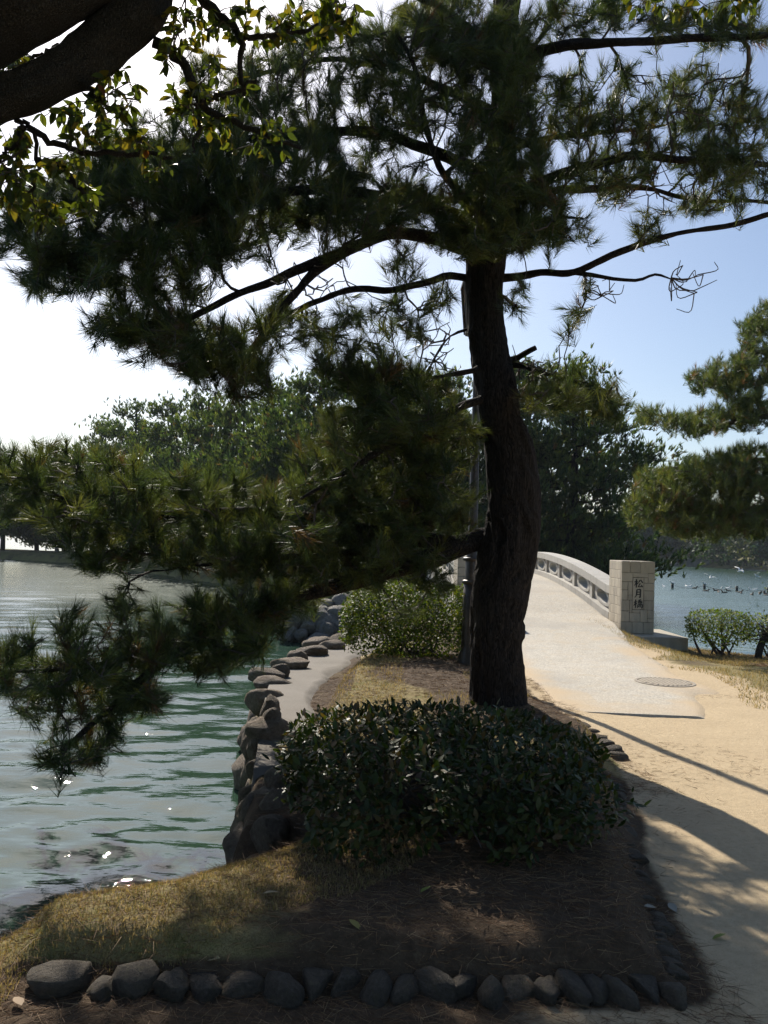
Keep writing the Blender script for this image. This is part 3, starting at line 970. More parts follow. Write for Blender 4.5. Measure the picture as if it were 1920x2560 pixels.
# manhole cover
mc = thing('manhole_cover', 'round ribbed iron cover set flush in the pale path', 'manhole cover', (3.36, 10.15, .022))
a = lathe([(0, .004), (.30, .004), (.305, 0)], 32); obj('plate', a.mesh('plate'), MAT['iron'], mc)
a = lathe([(.312, -.01), (.312, .007), (.345, .007), (.345, -.01)], 32); obj('rim', a.mesh('rim'), MAT['iron'], mc)
for k in range(11):
    x = -.26 + k * .052; h = math.sqrt(.29 ** 2 - x * x)
    obj('rib', bev_box('rib', x - .014, x + .014, -h, h, .0045, .011, .003), MAT['iron'], mc)

# lamp post
LX, LY = 1.067, 10.25
lz = float(ground_z(np.array(LX), np.array(LY)))
lamp = thing('lamp_post', 'dark bronze lamp post with a tall tapering lantern behind the pine trunk', 'lamp post', (LX, LY, lz - .03))
obj('base', lathe([(.0, 0), (.155, 0), (.155, .05), (.135, .07), (.14, .11), (.12, .15), (.105, .25), (.10, .5), (.095, .98), (.0, 1.0)], 20).mesh('base', True), MAT['bronze'], lamp)
for z in (.99, 1.26):
    obj('collar', lathe([(.0, z - .022), (.10, z - .022), (.118, z), (.10, z + .022), (0, z + .022)], 20).mesh('collar', True), MAT['bronze'], lamp)
obj('pole', lathe([(.08, 1.0), (.078, 1.28), (.056, 1.32), (.046, 3.92)], 18).mesh('pole', True), MAT['bronze'], lamp)
lan = obj('lantern', lathe([(.0, 3.93), (.075, 3.93), (.20, 3.97), (.215, 3.99), (.215, 4.01), (0, 4.01)], 4).mesh('lantern'), MAT['bronze'], lamp, (0, 0, 0), (0, 0, R(45)))
for k in range(4):
    an = math.pi / 2 * k
    ac = Acc(); tube(ac, [(.205 * math.cos(an), .205 * math.sin(an), 3.99), (.272 * math.cos(an), .272 * math.sin(an), 4.56)], .02, 6)
    obj('corner_bar', ac.mesh('bar'), MAT['bronze'], lan)
    a2 = an + math.pi / 2
    v = [(.185 * math.cos(an), .185 * math.sin(an), 4.015), (.185 * math.cos(a2), .185 * math.sin(a2), 4.015), (.25 * math.cos(a2), .25 * math.sin(a2), 4.545), (.25 * math.cos(an), .25 * math.sin(an), 4.545)]
    vi = [(x * .95, y * .95, z) for x, y, z in v]
    ac = Acc(); ac.add(v + vi, BOXQ)
    obj('pane', ac.mesh('pane'), MAT['lantern_glass'], lan)
obj('roof', lathe([(.0, 4.55), (.30, 4.55), (.305, 4.575), (.28, 4.60), (.10, 4.68), (.03, 4.74), (0, 4.76)], 4).mesh('roof'), MAT['bronze'], lan)

# ------------------------------------------------------------------ foliage tools
def tuft_proto(n, length, width, seed, spread=(18, 78), axis=.09):
    g = np.random.default_rng(seed)
    t = g.uniform(0, 1, n)
    base = np.zeros((n, 3)); base[:, 2] = -axis * t
    ang = np.radians(spread[0] + (spread[1] - spread[0]) * (.25 + .75 * t) * g.uniform(.35, 1, n))
    az = g.uniform(0, 2 * np.pi, n)
    d = np.stack([np.sin(ang) * np.cos(az), np.sin(ang) * np.sin(az), np.cos(ang)], -1)
    L = length * g.uniform(.7, 1.08, n)
    tip = base + d * L[:, None]
    tip[:, 2] -= .012 * g.uniform(0, 1, n)
    s = norm(np.cross(d, g.normal(size=(n, 3)))) * width * .5
    V = np.stack([base - s, base + s, tip], 1)
    return V.reshape(-1, 3)


def frames(d, g):
    d = norm(d)
    A = norm(np.cross(d, norm(g.normal(size=d.shape)))); B = np.cross(d, A)
    return A, B, d


def scatter(protos, pos, dirs, scale, cols, g, shade_tip=None):
    """stamp prototype triangle soups on points; returns V,T,C"""
    n = len(pos); k = len(protos[0])
    which = g.integers(0, len(protos), n)
    PV = np.stack(protos)[which]
    A, B, D = frames(dirs, g)
    V = pos[:, None] + scale[:, None, None] * (PV[..., 0:1] * A[:, None] + PV[..., 1:2] * B[:, None] + PV[..., 2:3] * D[:, None])
    V = V.reshape(-1, 3)
    C = np.repeat(cols, k, 0) * np.repeat(g.uniform(.55, 1.5, (len(V) // 3, 1)), 3, 0)
    return V, C


GREENS = np.array([(.040, .060, .022), (.052, .075, .028), (.070, .090, .030), (.034, .055, .026), (.085, .095, .030)])
BROWN = np.array([(.10, .058, .03), (.075, .048, .026)])


def needle_cols(n, g, brown=.07, gain=1.0):
    c = GREENS[g.integers(0, len(GREENS), n)] * g.uniform(.75, 1.25, (n, 1))
    b = g.uniform(size=n) < brown
    c[b] = BROWN[g.integers(0, 2, b.sum())] * g.uniform(.7, 1.2, (b.sum(), 1))
    return c * gain


def grow(limbs, targets, g, w_path=.22, seg=.11):
    """join target points to the limbs by forking twigs; returns node pos, parent, tip index, direction"""
    N0 = sum(len(l) for l in limbs)
    cap = N0 + len(targets) * 14 + 10
    pos = np.zeros((cap, 3)); par = np.full(cap, -1); pl = np.zeros(cap); dr = np.zeros((cap, 3))
    n = 0
    for l in limbs:
        T = norm(np.gradient(l, axis=0))
        pos[n:n + len(l)] = l; dr[n:n + len(l)] = T
        n += len(l)
    base = n
    D = np.array([np.min(np.linalg.norm(pos[:n] - t, axis=1)) for t in targets])
    order = np.argsort(D)
    tips = np.zeros(len(targets), int)
    for ti in order:
        t = targets[ti]
        v = t - pos[:n]
        d = np.linalg.norm(v, axis=1)
        cs = np.einsum('ij,ij->i', v, dr[:n]) / np.maximum(d, 1e-6)
        cost = d * (1.25 - .35 * cs) + w_path * pl[:n]
        i = int(np.argmin(cost))
        L = max(d[i], 1e-3)
        k = min(max(2, int(math.ceil(L / seg))), 12)
        p0 = pos[i]
        ctrl = p0 + dr[i] * L * .32 + v[i] * .22 + g.normal(0, .05 * L, 3)
        u = np.linspace(0, 1, k + 1)[1:, None]
        pts = (1 - u) ** 2 * p0 + 2 * u * (1 - u) * ctrl + u ** 2 * t
        pts[:-1] += g.normal(0, .012, (k - 1, 3))
        prev = i
        for q in range(k):
            pos[n] = pts[q]; par[n] = prev
            e = pts[q] - pos[prev]; le = np.linalg.norm(e)
            dr[n] = e / max(le, 1e-6); pl[n] = pl[prev] + le
            prev = n; n += 1
        tips[ti] = n - 1
    return pos[:n], par[:n], tips, dr[:n], base


def twig_mesh(pos, par, base, tip_r=.0032, ex=2.4, maxr=.05, sides=4):
    n = len(pos)
    acc = np.zeros(n)
    ch = np.zeros(n, int)
    rr = np.zeros(n)
    for i in range(n - 1, base - 1, -1):
        r = tip_r if acc[i] == 0 else acc[i] ** (1 / ex)
        rr[i] = min(r, maxr)
        acc[par[i]] += rr[i] ** ex
    idx = np.arange(base, n)
    p = par[idx]
    r0 = np.where(p >= base, rr[p], rr[idx] * 1.15)
    r0 = np.minimum(r0, rr[idx] * 1.6)
    return prisms(pos[p], pos[idx], r0, rr[idx], sides)


# ------------------------------------------------------------------ the big pine
TD = 7.5
PINE_X = float(P(1250, 1775, TD)[0])
pine = thing('pine_tree', 'large dark black pine with a curved bare trunk leaning over the water', 'pine tree', (PINE_X, TD, .1))
PINV = Matrix.Translation((-PINE_X, -TD, -.1))


def pch(name, me, mat, kind=None):
    o = obj(name, me, mat, pine)
    o.matrix_parent_inverse = PINV
    if kind: o['kind'] = kind
    return o


TR = [(1246, 1850, 170), (1248, 1775, 146), (1243, 1650, 128), (1245, 1550, 130), (1255, 1450, 136), (1270, 1380, 136), (1284, 1300, 126), (1284, 1220, 122), (1274, 1130, 117), (1255, 1040, 106), (1238, 960, 100), (1224, 880, 95), (1214, 800, 90), (1211, 720, 92),
      (1216, 640, 98), (1234, 520, 84), (1250, 400, 74), (1256, 250, 64), (1262, 100, 58), (1270, -50, 52), (1275, -250, 40), (1280, -480, 26), (1290, -700, 8)]
tp = P([t[0] for t in TR], [t[1] for t in TR], np.linspace(TD, TD - .2, len(TR)))
tr = np.array([t[2] for t in TR]) / F_PX * TD * .5
ct = catmull(np.hstack([tp, tr[:, None]]), 480)
a = Acc(); tube(a, ct[:, :3], ct[:, 3] * .95, 88, bark=.030, bs=9)
pch('trunk', a.mesh('trunk', True), MAT['bark'])

# limbs in overview pixels with depth (x, y, depth); first entry near the trunk
LIMBS = [
    ([(1040, 1165, 7.50), (995, 1180, 7.42), (940, 1205, 7.31), (840, 1235, 7.20), (730, 1265, 7.12), (620, 1290, 7.05), (520, 1320, 6.85), (430, 1370, 6.65), (350, 1430, 6.45), (270, 1500, 6.25), (190, 1570, 6.15), (130, 1625, 6.05)], .115, .016),
    ([(980, 1175, 7.41), (900, 1165, 7.33), (800, 1150, 7.24), (690, 1125, 7.18), (560, 1105, 7.15), (430, 1108, 7.05), (330, 1115, 6.95), (230, 1105, 6.85), (130, 1080, 6.75), (30, 1020, 6.65)], .07, .014),
    ([(900, 1170, 7.28), (780, 1190, 7.12), (640, 1200, 6.95), (480, 1210, 6.75), (330, 1230, 6.65)], .045, .012),
    ([(470, 1345, 6.70), (380, 1390, 6.45), (290, 1420, 6.25), (190, 1440, 6.15), (90, 1450, 6.05), (20, 1450, 5.95)], .028, .01),
    ([(1050, 560, 7.5), (1000, 540, 7.3), (930, 515, 7.1), (830, 510, 6.9), (700, 560, 6.7), (600, 600, 6.6), (500, 640, 6.5), (400, 690, 6.4), (320, 700, 6.3)], .075, .014),
    ([(770, 530, 6.8), (690, 580, 6.65), (630, 640, 6.6), (590, 690, 6.55), (540, 760, 6.5), (480, 800, 6.45)], .04, .011),
    ([(1040, 608, 7.5), (965, 598, 7.35), (905, 615, 7.2), (830, 625, 7.05), (750, 630, 6.95), (675, 655, 6.9), (600, 690, 6.85), (520, 720, 6.8)], .04, .011),
    ([(1060, 520, 7.4), (980, 460, 7.2), (860, 430, 7.0), (700, 410, 6.8), (540, 430, 6.6), (380, 470, 6.5), (230, 530, 6.4), (90, 570, 6.3)], .07, .013),
    ([(1075, 400, 7.4), (950, 330, 7.3), (800, 290, 7.3), (640, 290, 7.2), (480, 310, 7.1), (320, 360, 7.0), (160, 430, 6.9), (30, 480, 6.8)], .06, .012),
    ([(1085, 250, 7.4), (960, 190, 7.6), (820, 140, 7.8), (680, 130, 7.9), (540, 170, 8.0), (400, 250, 8.0)], .05, .011),
    ([(1040, 500, 7.4), (985, 410, 7.0), (945, 350, 6.8), (915, 250, 6.7), (895, 150, 6.6), (850, 60, 6.6)], .045, .011),
    ([(1090, 120, 7.4), (980, 40, 7.3), (850, -30, 7.2), (700, -60, 7.1)], .045, .012),
    ([(1095, 597, 7.5), (1165, 592, 7.35), (1235, 588, 7.2), (1330, 545, 7.1), (1450, 505, 7.0), (1570, 490, 6.9), (1670, 462, 6.8), (1800, 440, 6.7)], .042, .012),
    ([(1235, 588, 7.2), (1300, 597, 7.15), (1372, 605, 7.1), (1415, 590, 7.05), (1450, 600, 7.0)], .02, .007),
    ([(1105, 420, 7.4), (1180, 385, 7.3), (1260, 360, 7.2), (1370, 335, 7.1), (1480, 345, 7.0), (1600, 352, 6.9), (1760, 360, 6.8)], .06, .016),
    ([(1100, 440, 7.4), (1205, 410, 7.6), (1290, 407, 7.8), (1380, 405, 7.9), (1480, 428, 8.0), (1600, 434, 8.1), (1740, 440, 8.1)], .045, .012),
    ([(1095, 130, 7.4), (1180, 105, 7.2), (1260, 95, 7.0), (1370, 86, 6.8), (1500, 82, 6.7), (1620, 78, 6.6), (1780, 76, 6.5)], .062, .018),
    ([(1085, 190, 7.4), (1140, 120, 7.5), (1180, 60, 7.6), (1200, -10, 7.7), (1215, -90, 7.8)], .04, .014),
    ([(1090, 330, 7.4), (1170, 300, 7.8), (1270, 290, 8.2), (1380, 280, 8.4), (1500, 260, 8.5)], .04, .011),
    ([(1085, 520, 7.4), (1140, 490, 7.1), (1210, 470, 6.9), (1260, 470, 6.8)], .03, .009),
    ([(1060, 765, 7.5), (1020, 800, 7.2), (950, 815, 7.0), (870, 830, 6.8), (790, 860, 6.6)], .035, .010),
    ([(1070, 850, 7.5), (1000, 880, 7.1), (910, 920, 6.8), (820, 970, 6.5), (730, 1030, 6.3), (650, 1080, 6.2)], .045, .012),
    ([(1085, 930, 7.45), (1010, 950, 7.2), (960, 990, 7.0), (920, 1050, 6.9), (890, 1110, 6.85)], .03, .009),
    ([(1110, 775, 7.5), (1130, 765, 7.45), (1148, 755, 7.4), (1158, 750, 7.38)], .03, .02),
    ([(1112, 790, 7.5), (1160, 800, 7.3), (1210, 815, 7.15), (1270, 835, 7.0), (1320, 850, 6.95)], .032, .009),
    ([(1085, 640, 7.45), (1105, 655, 7.3), (1116, 662, 7.2)], .018, .009),
    ([(1080, 430, 7.5), (980, 430, 8.2), (850, 430, 8.9), (700, 440, 9.5), (560, 465, 10.0), (430, 490, 10.3)], .05, .012),  # added limb hidden behind the crown, carries the sun-blocking pads
    ([(1035, 705, 7.5), (980, 725, 7.4), (950, 755, 7.3), (930, 790, 7.25)], .015, .006),
]
limb_nodes = []
for k, (pts, r0, r1) in enumerate(LIMBS):
    q = np.array(pts, float)
    ty = np.array([t[1] for t in TR]); tx = np.array([t[0] for t in TR])
    ax = np.interp(-q[0, 1] * K, -ty, tx) / K
    if abs(q[0, 0] - ax) < 75:
        q = np.vstack([[ax, q[0, 1] + 6, TD - .08], q])
    w = P(q[:, 0] * K, q[:, 1] * K, q[:, 2])
    L = np.sum(np.linalg.norm(np.diff(w, axis=0), axis=1))
    n = max(10, int(L / .06))
    rad = r0 + (r1 - r0) * np.linspace(0, 1, len(w)) ** .8
    c = catmull(np.hstack([w, rad[:, None]]), n)
    jit = fbm(c[:, :3] * 3 + k, k, 2) * .018
    c[2:, 2] += jit[2:]
    acc = Acc(); tube(acc, c[:, :3], c[:, 3], 14 if r0 > .03 else 9, bark=.006 if r0 > .03 else .003, bs=14, seed=k)
    pch('limb', acc.mesh('limb', True), MAT['bark'])
    limb_nodes.append(c[int(n * .12):, :3])

# foliage pads: overview x, y, rx, ry, depth, density
PADS = [
    (60, 500, 80, 70, 6.4, 1), (110, 600, 70, 40, 6.3, 1), (170, 560, 90, 70, 6.4, 1), (230, 360, 90, 65, 7, 1), (330, 330, 110, 75, 7.1, 1), (150, 440, 110, 60, 6.8, 1), (300, 450, 120, 90, 6.7, 1.1), (400, 400, 110, 90, 6.9, 1.1),
    (260, 560, 100, 70, 6.4, 1.1), (390, 540, 110, 70, 6.5, 1.1), (500, 330, 120, 100, 7.1, 1), (520, 470, 110, 80, 6.7, 1), (470, 190, 100, 80, 7.8, .7), (600, 230, 110, 110, 7.6, .9), (640, 370, 110, 90, 7, 1),
    (370, 640, 70, 35, 6.5, .9), (300, 700, 100, 45, 6.3, 1), (262, 690, 60, 45, 6.3, 1), (400, 740, 110, 55, 6.4, 1.1), (470, 785, 95, 55, 6.4, 1.1), (535, 830, 50, 38, 6.4, .9), (560, 735, 55, 55, 6.5, .8),
    (690, 715, 60, 34, 6.8, .8), (760, 775, 90, 45, 6.6, .9), (820, 830, 85, 55, 6.7, .9), (860, 700, 50, 50, 7.0, .7), (770, 690, 70, 35, 7.0, .6), (620, 665, 55, 36, 6.8, .7), (930, 640, 50, 30, 7.2, .4), (720, 480, 100, 55, 6.8, 1), (820, 420, 110, 80, 7, 1), (770, 270, 100, 90, 7.3, .9),
    (760, 120, 120, 80, 7.6, .8), (640, 70, 90, 60, 7.6, .6), (900, 120, 110, 110, 7.1, .9), (880, 560, 60, 40, 7.1, .5), (1000, 60, 120, 90, 7.1, 1.1), (1080, 150, 90, 120, 7.0, 1.2), (960, 240, 80, 60, 7, .7), (1080, 330, 95, 100, 6.9, 1.1),
    (1000, 450, 110, 80, 6.9, 1.2), (1130, 450, 95, 85, 6.9, 1.2), (1060, 520, 95, 45, 6.9, 1.2), (1165, 520, 50, 35, 7, .8), (1112, 650, 34, 34, 7.2, .7),
    (1200, 250, 90, 80, 7.4, .55), (1300, 200, 110, 70, 7.3, .5), (1400, 250, 110, 80, 7.6, .5), (1520, 220, 110, 90, 7.6, .55), (1610, 300, 80, 90, 7.3, .6), (1250, 40, 110, 50, 7.4, .6), (1400, 30, 120, 50, 7, .6), (1560, 50, 120, 60, 6.8, .6),
    (1330, 350, 110, 50, 7.2, .55), (1450, 340, 110, 50, 7.2, .55), (1560, 370, 100, 45, 7.1, .55), (1230, 480, 50, 50, 6.9, .8), (1395, 492, 40, 32, 7.3, .8), (1510, 440, 60, 32, 7.8, .8), (1625, 410, 60, 40, 7.5, .6), (1300, 410, 90, 35, 7.6, .6), (1236, 690, 16, 22, 7.1, 2.2), (1270, 620, 10, 10, 7.1, 2),
    (1210, 865, 75, 42, 7.1, .9), (1290, 870, 55, 42, 7.0, .9), (1190, 815, 50, 30, 7.2, .6), (1285, 840, 55, 30, 7.0, .8),
    (880, 860, 100, 60, 6.8, 1), (800, 930, 110, 60, 6.6, 1), (950, 960, 85, 80, 7.0, 1), (840, 1020, 130, 85, 6.5, 1), (710, 1010, 90, 60, 6.4, .8), (940, 1100, 85, 80, 6.9, 1), (800, 1120, 130, 80, 6.6, 1.1), (650, 1100, 110, 65, 6.3, 1),
    (520, 1085, 80, 45, 6.3, .9), (420, 1065, 70, 42, 6.2, .9), (340, 1055, 70, 45, 6.1, .9), (240, 1030, 65, 55, 6.0, .9), (125, 1000, 60, 50, 5.9, .9), (25, 995, 40, 45, 5.8, 1), (60, 1080, 80, 50, 5.9, 1), (180, 1110, 90, 50, 6.0, 1),
    (320, 1150, 100, 60, 6.1, 1), (230, 1190, 90, 45, 6.0, 1), (450, 1180, 110, 60, 6.1, 1), (600, 1215, 120, 60, 6.2, 1), (760, 1220, 120, 50, 6.5, 1), (890, 1200, 90, 45, 6.8, .9),
    (520, 1310, 100, 50, 6.1, 1), (420, 1340, 90, 50, 5.9, 1), (270, 1310, 50, 38, 5.8, .8), (330, 1400, 90, 50, 5.7, 1), (480, 1400, 90, 55, 5.9, 1), (560, 1360, 36, 50, 6.1, 1), (150, 1365, 45, 36, 5.6, .9), (35, 1400, 45, 30, 5.4, .9),
    (180, 1440, 100, 40, 5.5, 1), (55, 1475, 75, 48, 5.3, 1), (200, 1500, 100, 42, 5.5, 1), (310, 1490, 55, 45, 5.6, .9), (100, 1545, 60, 30, 5.4, .7), (160, 1635, 75, 28, 5.35, 1.1), (230, 1580, 45, 36, 5.45, .8), (330, 1530, 35, 26, 5.6, .7),
    (770, 920, 90, 40, 8.2, .7), (690, 970, 60, 40, 8.0, .6), (880, 950, 90, 70, 8.2, .6), (760, 1060, 120, 70, 7.9, .6),  # deeper pads added to keep sun off the bed
    (540, 460, 110, 55, 10.0, .7), (660, 430, 100, 60, 9.7, .7), (430, 490, 100, 50, 10.1, .7), (790, 410, 90, 60, 9.3, .6),  # hidden pads added on the back limb to shade the bed
    (640, 1290, 70, 35, 6.3, .9), (930, 1250, 50, 34, 6.9, .8), (870, 1325, 14, 14, 6.85, 2), (790, 1255, 60, 25, 6.6, .8),
]
g = np.random.default_rng(3)
tg = []
for (x, y, rx, ry, d, den) in PADS:
    if y > 985 and x < 1000: d += .8 * min(1, max(0, (7.5 - d) / 1.2))      # the low limbs run out sideways over the water
    n = max(3, int(rx * ry * math.pi / 370 * den))
    r = np.sqrt(g.uniform(0, 1, n)); th = g.uniform(0, 2 * np.pi, n)
    px = x + rx * r * np.cos(th); py = y + ry * r * np.sin(th)
    dd = d + g.normal(0, .42, n)
    tg.append(P(px * K, py * K, dd))
live = sum(len(t_) for t_ in tg)
for (x, y, rx, ry, d, n) in [(1300, 230, 130, 90, 7.4, 90), (1450, 260, 130, 100, 7.4, 90), (1570, 240, 90, 110, 7.2, 60), (1350, 380, 150, 50, 7.3, 60), (1500, 400, 120, 50, 7.4, 50), (1000, 330, 90, 90, 7.0, 50), (680, 600, 90, 50, 6.8, 50), (900, 700, 90, 70, 7.1, 40), (900, 250, 120, 100, 7.1, 40), (1200, 800, 60, 30, 7.2, 30), (1130, 790, 30, 25, 7.4, 12), (860, 1000, 120, 120, 6.9, 50)]:
    r = np.sqrt(g.uniform(0, 1, n)); th = g.uniform(0, 2 * np.pi, n)
    tg.append(P((x + rx * r * np.cos(th)) * K, (y + ry * r * np.sin(th)) * K, d + g.normal(0, .35, n)))
tg = np.concatenate(tg)
pos, par, tips, dr, base = grow(limb_nodes, tg, g)
V, Q = twig_mesh(pos, par, base, .0042)
tw = Acc(); tw.add(V, Q)
tg = tg[:live]; tips = tips[:live]
# tufts: one at each tip and side shoots round it
td = dr[tips]
UPV = np.array([0, 0, 1.0])
mp, md = [tg], [norm(td * .8 + UPV * .38 + g.normal(0, .2, td.shape))]
for k in range(3):
    m_ = g.uniform(size=len(tg)) < (.85, .55, .3)[k]
    back = pos[par[tips[m_]]]
    off = norm(g.normal(size=(m_.sum(), 3)) + UPV * .25)
    q0 = tg[m_] * .55 + back * .45
    q1 = q0 + off * g.uniform(.06, .15, (m_.sum(), 1))
    V, Q = prisms(q0, q1, .004, .003, 4); tw.add(V, Q)
    mp.append(q1); md.append(norm(off * .55 + td[m_] * .5 + UPV * .3))
pch('twigs', tw.mesh('twigs'), MAT['twig'], 'stuff')
mp = np.concatenate(mp); md = np.concatenate(md)
prot = [tuft_proto(58, .150, .0043, 100 + k, (8, 56), .17) for k in range(7)]
V, C = scatter(prot, mp, md, g.uniform(.8, 1.2, len(mp)), needle_cols(len(mp), g, .035, 1.2), g)
pch('crown', mesh_np('crown', V, np.arange(len(V)).reshape(-1, 3), C), MAT['needle'], 'stuff')
print('main pine', len(mp), 'tris', len(V) // 3)

# bare dead twigs curling at the end of the right limbs
acc = Acc()
g = np.random.default_rng(23)
for (x, y, d, n, sp_, L) in [(1450, 600, 7.0, 9, 70, .3), (1300, 640, 7.15, 8, 40, .2), (1150, 790, 7.4, 10, 40, .22), (1200, 830, 7.2, 8, 50, .2), (940, 780, 7.25, 10, 40, .18)]:
    o = P(x * K, y * K, d)
    for k in range(n):
        b = o + np.array([g.uniform(-.02, .3) if x == 1450 else g.uniform(-.15, .15), g.uniform(-.1, .1), g.uniform(-.12, .1)])
        tube(acc, catmull(np.stack([o, (o + b) / 2 + g.normal(0, .02, 3), b]), 6), np.linspace(.006, .004, 6), 5)
        e1 = b + norm(g.normal(size=3) + np.array([.4, 0, -.1])) * L * .5
        e2 = e1 + norm(g.normal(size=3) * .7 + np.array([0, 0, .7])) * L * .4
        tube(acc, catmull(np.stack([b, e1, e2]), 8), np.linspace(.005, .003, 8), 5)
pch('dead_twigs', acc.mesh('dead_twigs'), MAT['twig'], 'stuff')

# ------------------------------------------------------------------ other pines
def pine_tree(x, y, h, crown_r, z0, seed, label, crown_from=.3, n_limb=16, tufts=900, nn=16, nw=.010, nl=.17, lean=(0, 0), gain=1.0, group=None, reach=None, flat=.5, cat='pine tree'):
    g = np.random.default_rng(seed)
    t = thing('pine_tree', label, cat, (x, y, z0), group)
    top = np.array([lean[0], lean[1], h])
    hs = np.linspace(0, 1, 9)
    c = np.stack([top[0] * hs ** 1.3 + .05 * h * np.sin(hs * 5 + seed) * .5 * hs * (1 - hs), top[1] * hs, h * hs * .97], -1)
    c = catmull(c, 40)
    r = .028 * h * (1 - np.linspace(0, 1, 40) * .86)
    a = Acc(); tube(a, c, r, 12, bark=.02, bs=7, seed=seed)
    obj('trunk', a.mesh('trunk', True), MAT['bark'], t)
    tw = Acc(); P_, D_ = [], []
    for k in range(n_limb):
        f = crown_from + (1 - crown_from) * (k + g.uniform(0, 1)) / n_limb
        b = c[int(f * 38)]
        az = k * 2.4 + g.uniform(-.5, .5)
        rr = 1.5 * crown_r * (1.0 - .72 * max(0, (f - crown_from) / (1 - crown_from)) ** 2.2) * g.uniform(.65, 1.1)
        if reach: rr *= reach(az)
        d = np.array([math.cos(az), math.sin(az), 0])
        u = np.linspace(0, 1, 9)[:, None]
        up = g.uniform(-.1, .35)
        l = b + d * rr * u + np.array([0, 0, 1.0]) * (up * rr * u ** 1.5 - .10 * rr * np.sin(u * 3.1)) + g.normal(0, .04 * rr, (9, 3)) * u
        l = catmull(l, 16)
        tube(tw, l, np.linspace(.02 + .004 * h, .008, 16), 5)
        m_ = max(6, int(tufts / n_limb * rr / crown_r * 1.3))
        s = g.uniform(.2, 1.05, m_) ** .75
        q = l[np.minimum((s * 15).astype(int), 15)]
        off = g.normal(size=(m_, 3)) * np.array([.2, .2, .13 * flat * 2]) * rr
        off[:, 2] = np.abs(off[:, 2]) * 1.2 - .03 * rr
        e = q + off
        V, Q = prisms(q[::3], e[::3], .014, .006, 3); tw.add(V, Q)
        P_.append(e); D_.append(norm(off * .6 + np.array([0, 0, .9]) * .3 * rr * .4 + d * .12 * rr))
        # neighbours of the tip
        for _ in range(2):
            e2 = e + g.normal(size=e.shape) * .16
            P_.append(e2); D_.append(norm(D_[-1] + g.normal(size=e.shape) * .3 + np.array([0, 0, .6])))
    # crest
    m_ = int(tufts * .12)
    e = c[-1] + g.normal(size=(m_, 3)) * np.array([.22, .22, .10]) * crown_r
    P_.append(e); D_.append(norm(g.normal(size=(m_, 3)) * .5 + np.array([0, 0, 1])))
    obj('limbs', tw.mesh('limbs'), MAT['bark'], t)
    Pp = np.concatenate(P_); Dd = np.concatenate(D_)
    prot = [tuft_proto(nn, nl, nw, seed * 10 + k, (6, 46), .12) for k in range(5)]
    V, C = scatter(prot, Pp, Dd, g.uniform(.75, 1.25, len(Pp)), needle_cols(len(Pp), g, .03, gain), g)
    tag(obj('crown', mesh_np('crown', V, np.arange(len(V)).reshape(-1, 3), C), MAT['needle_far'], t), kind='stuff')
    return t


def at(px, d):
    return float(P(px, 1300, d)[0])


BP = [  # px, depth, height, crown radius, label, from, tufts, reach
    (1430, 37, 9.6, 3.1, 'tall dark pine on the island just right of the big trunk, behind the bridge rail', .12, 1500),
    (1290, 38, 9.8, 2.7, 'dark island pine hidden mostly behind the big curved trunk', .1, 1200),
    (1110, 38, 9.2, 2.8, 'island pine seen between the lamp post and the hanging foliage', .1, 1200),
    (930, 39, 9.9, 3.0, 'tall full island pine left of the lamp post', .1, 1400),
    (790, 41, 9.6, 2.9, 'bright green island pine whose crest stands highest left of the trunk', .1, 1400),
    (690, 45, 8.7, 2.9, 'island pine at the left foot of the highest crest', .1, 1200),
    (600, 49, 8.6, 3.0, 'island pine in the middle of the receding tree line', .1, 1200),
    (510, 54, 9.6, 3.2, 'rounded island pine standing above its neighbours in the receding tree line', .1, 1200),
    (420, 58, 9.6, 3.3, 'clumpy topped island pine over the lake in the receding tree line', .1, 1200),
    (330, 64, 10.3, 3.4, 'island pine near the end of the receding tree line', .15, 1100),
    (255, 68, 9.6, 3.2, 'island pine last of the dense tree line before the open sky', .2, 1000),
    (165, 74, 8.8, 3.2, 'thin flat topped island pine seen above the grassy point', .08, 1200),
    (95, 75, 7.4, 2.6, 'small leaning pine on the grassy point across the water', .1, 1100),
    (10, 72, 7.6, 3.0, 'pine at the left edge of the picture on the grassy point', .2, 1000),
]
for k, (px, d, h, cr, lab, cf, tf) in enumerate(BP):
    pine_tree(at(px, d), d, h * (1.12 if px < 760 and px > 200 else 1), cr, -.15, 200 + k, lab, cf if px < 180 else .04, n_limb=34, tufts=int(tf * 1.5), nn=6, nw=.050 + .0004 * d, nl=.25 + .001 * d, gain=1.55, group='pines on the island')

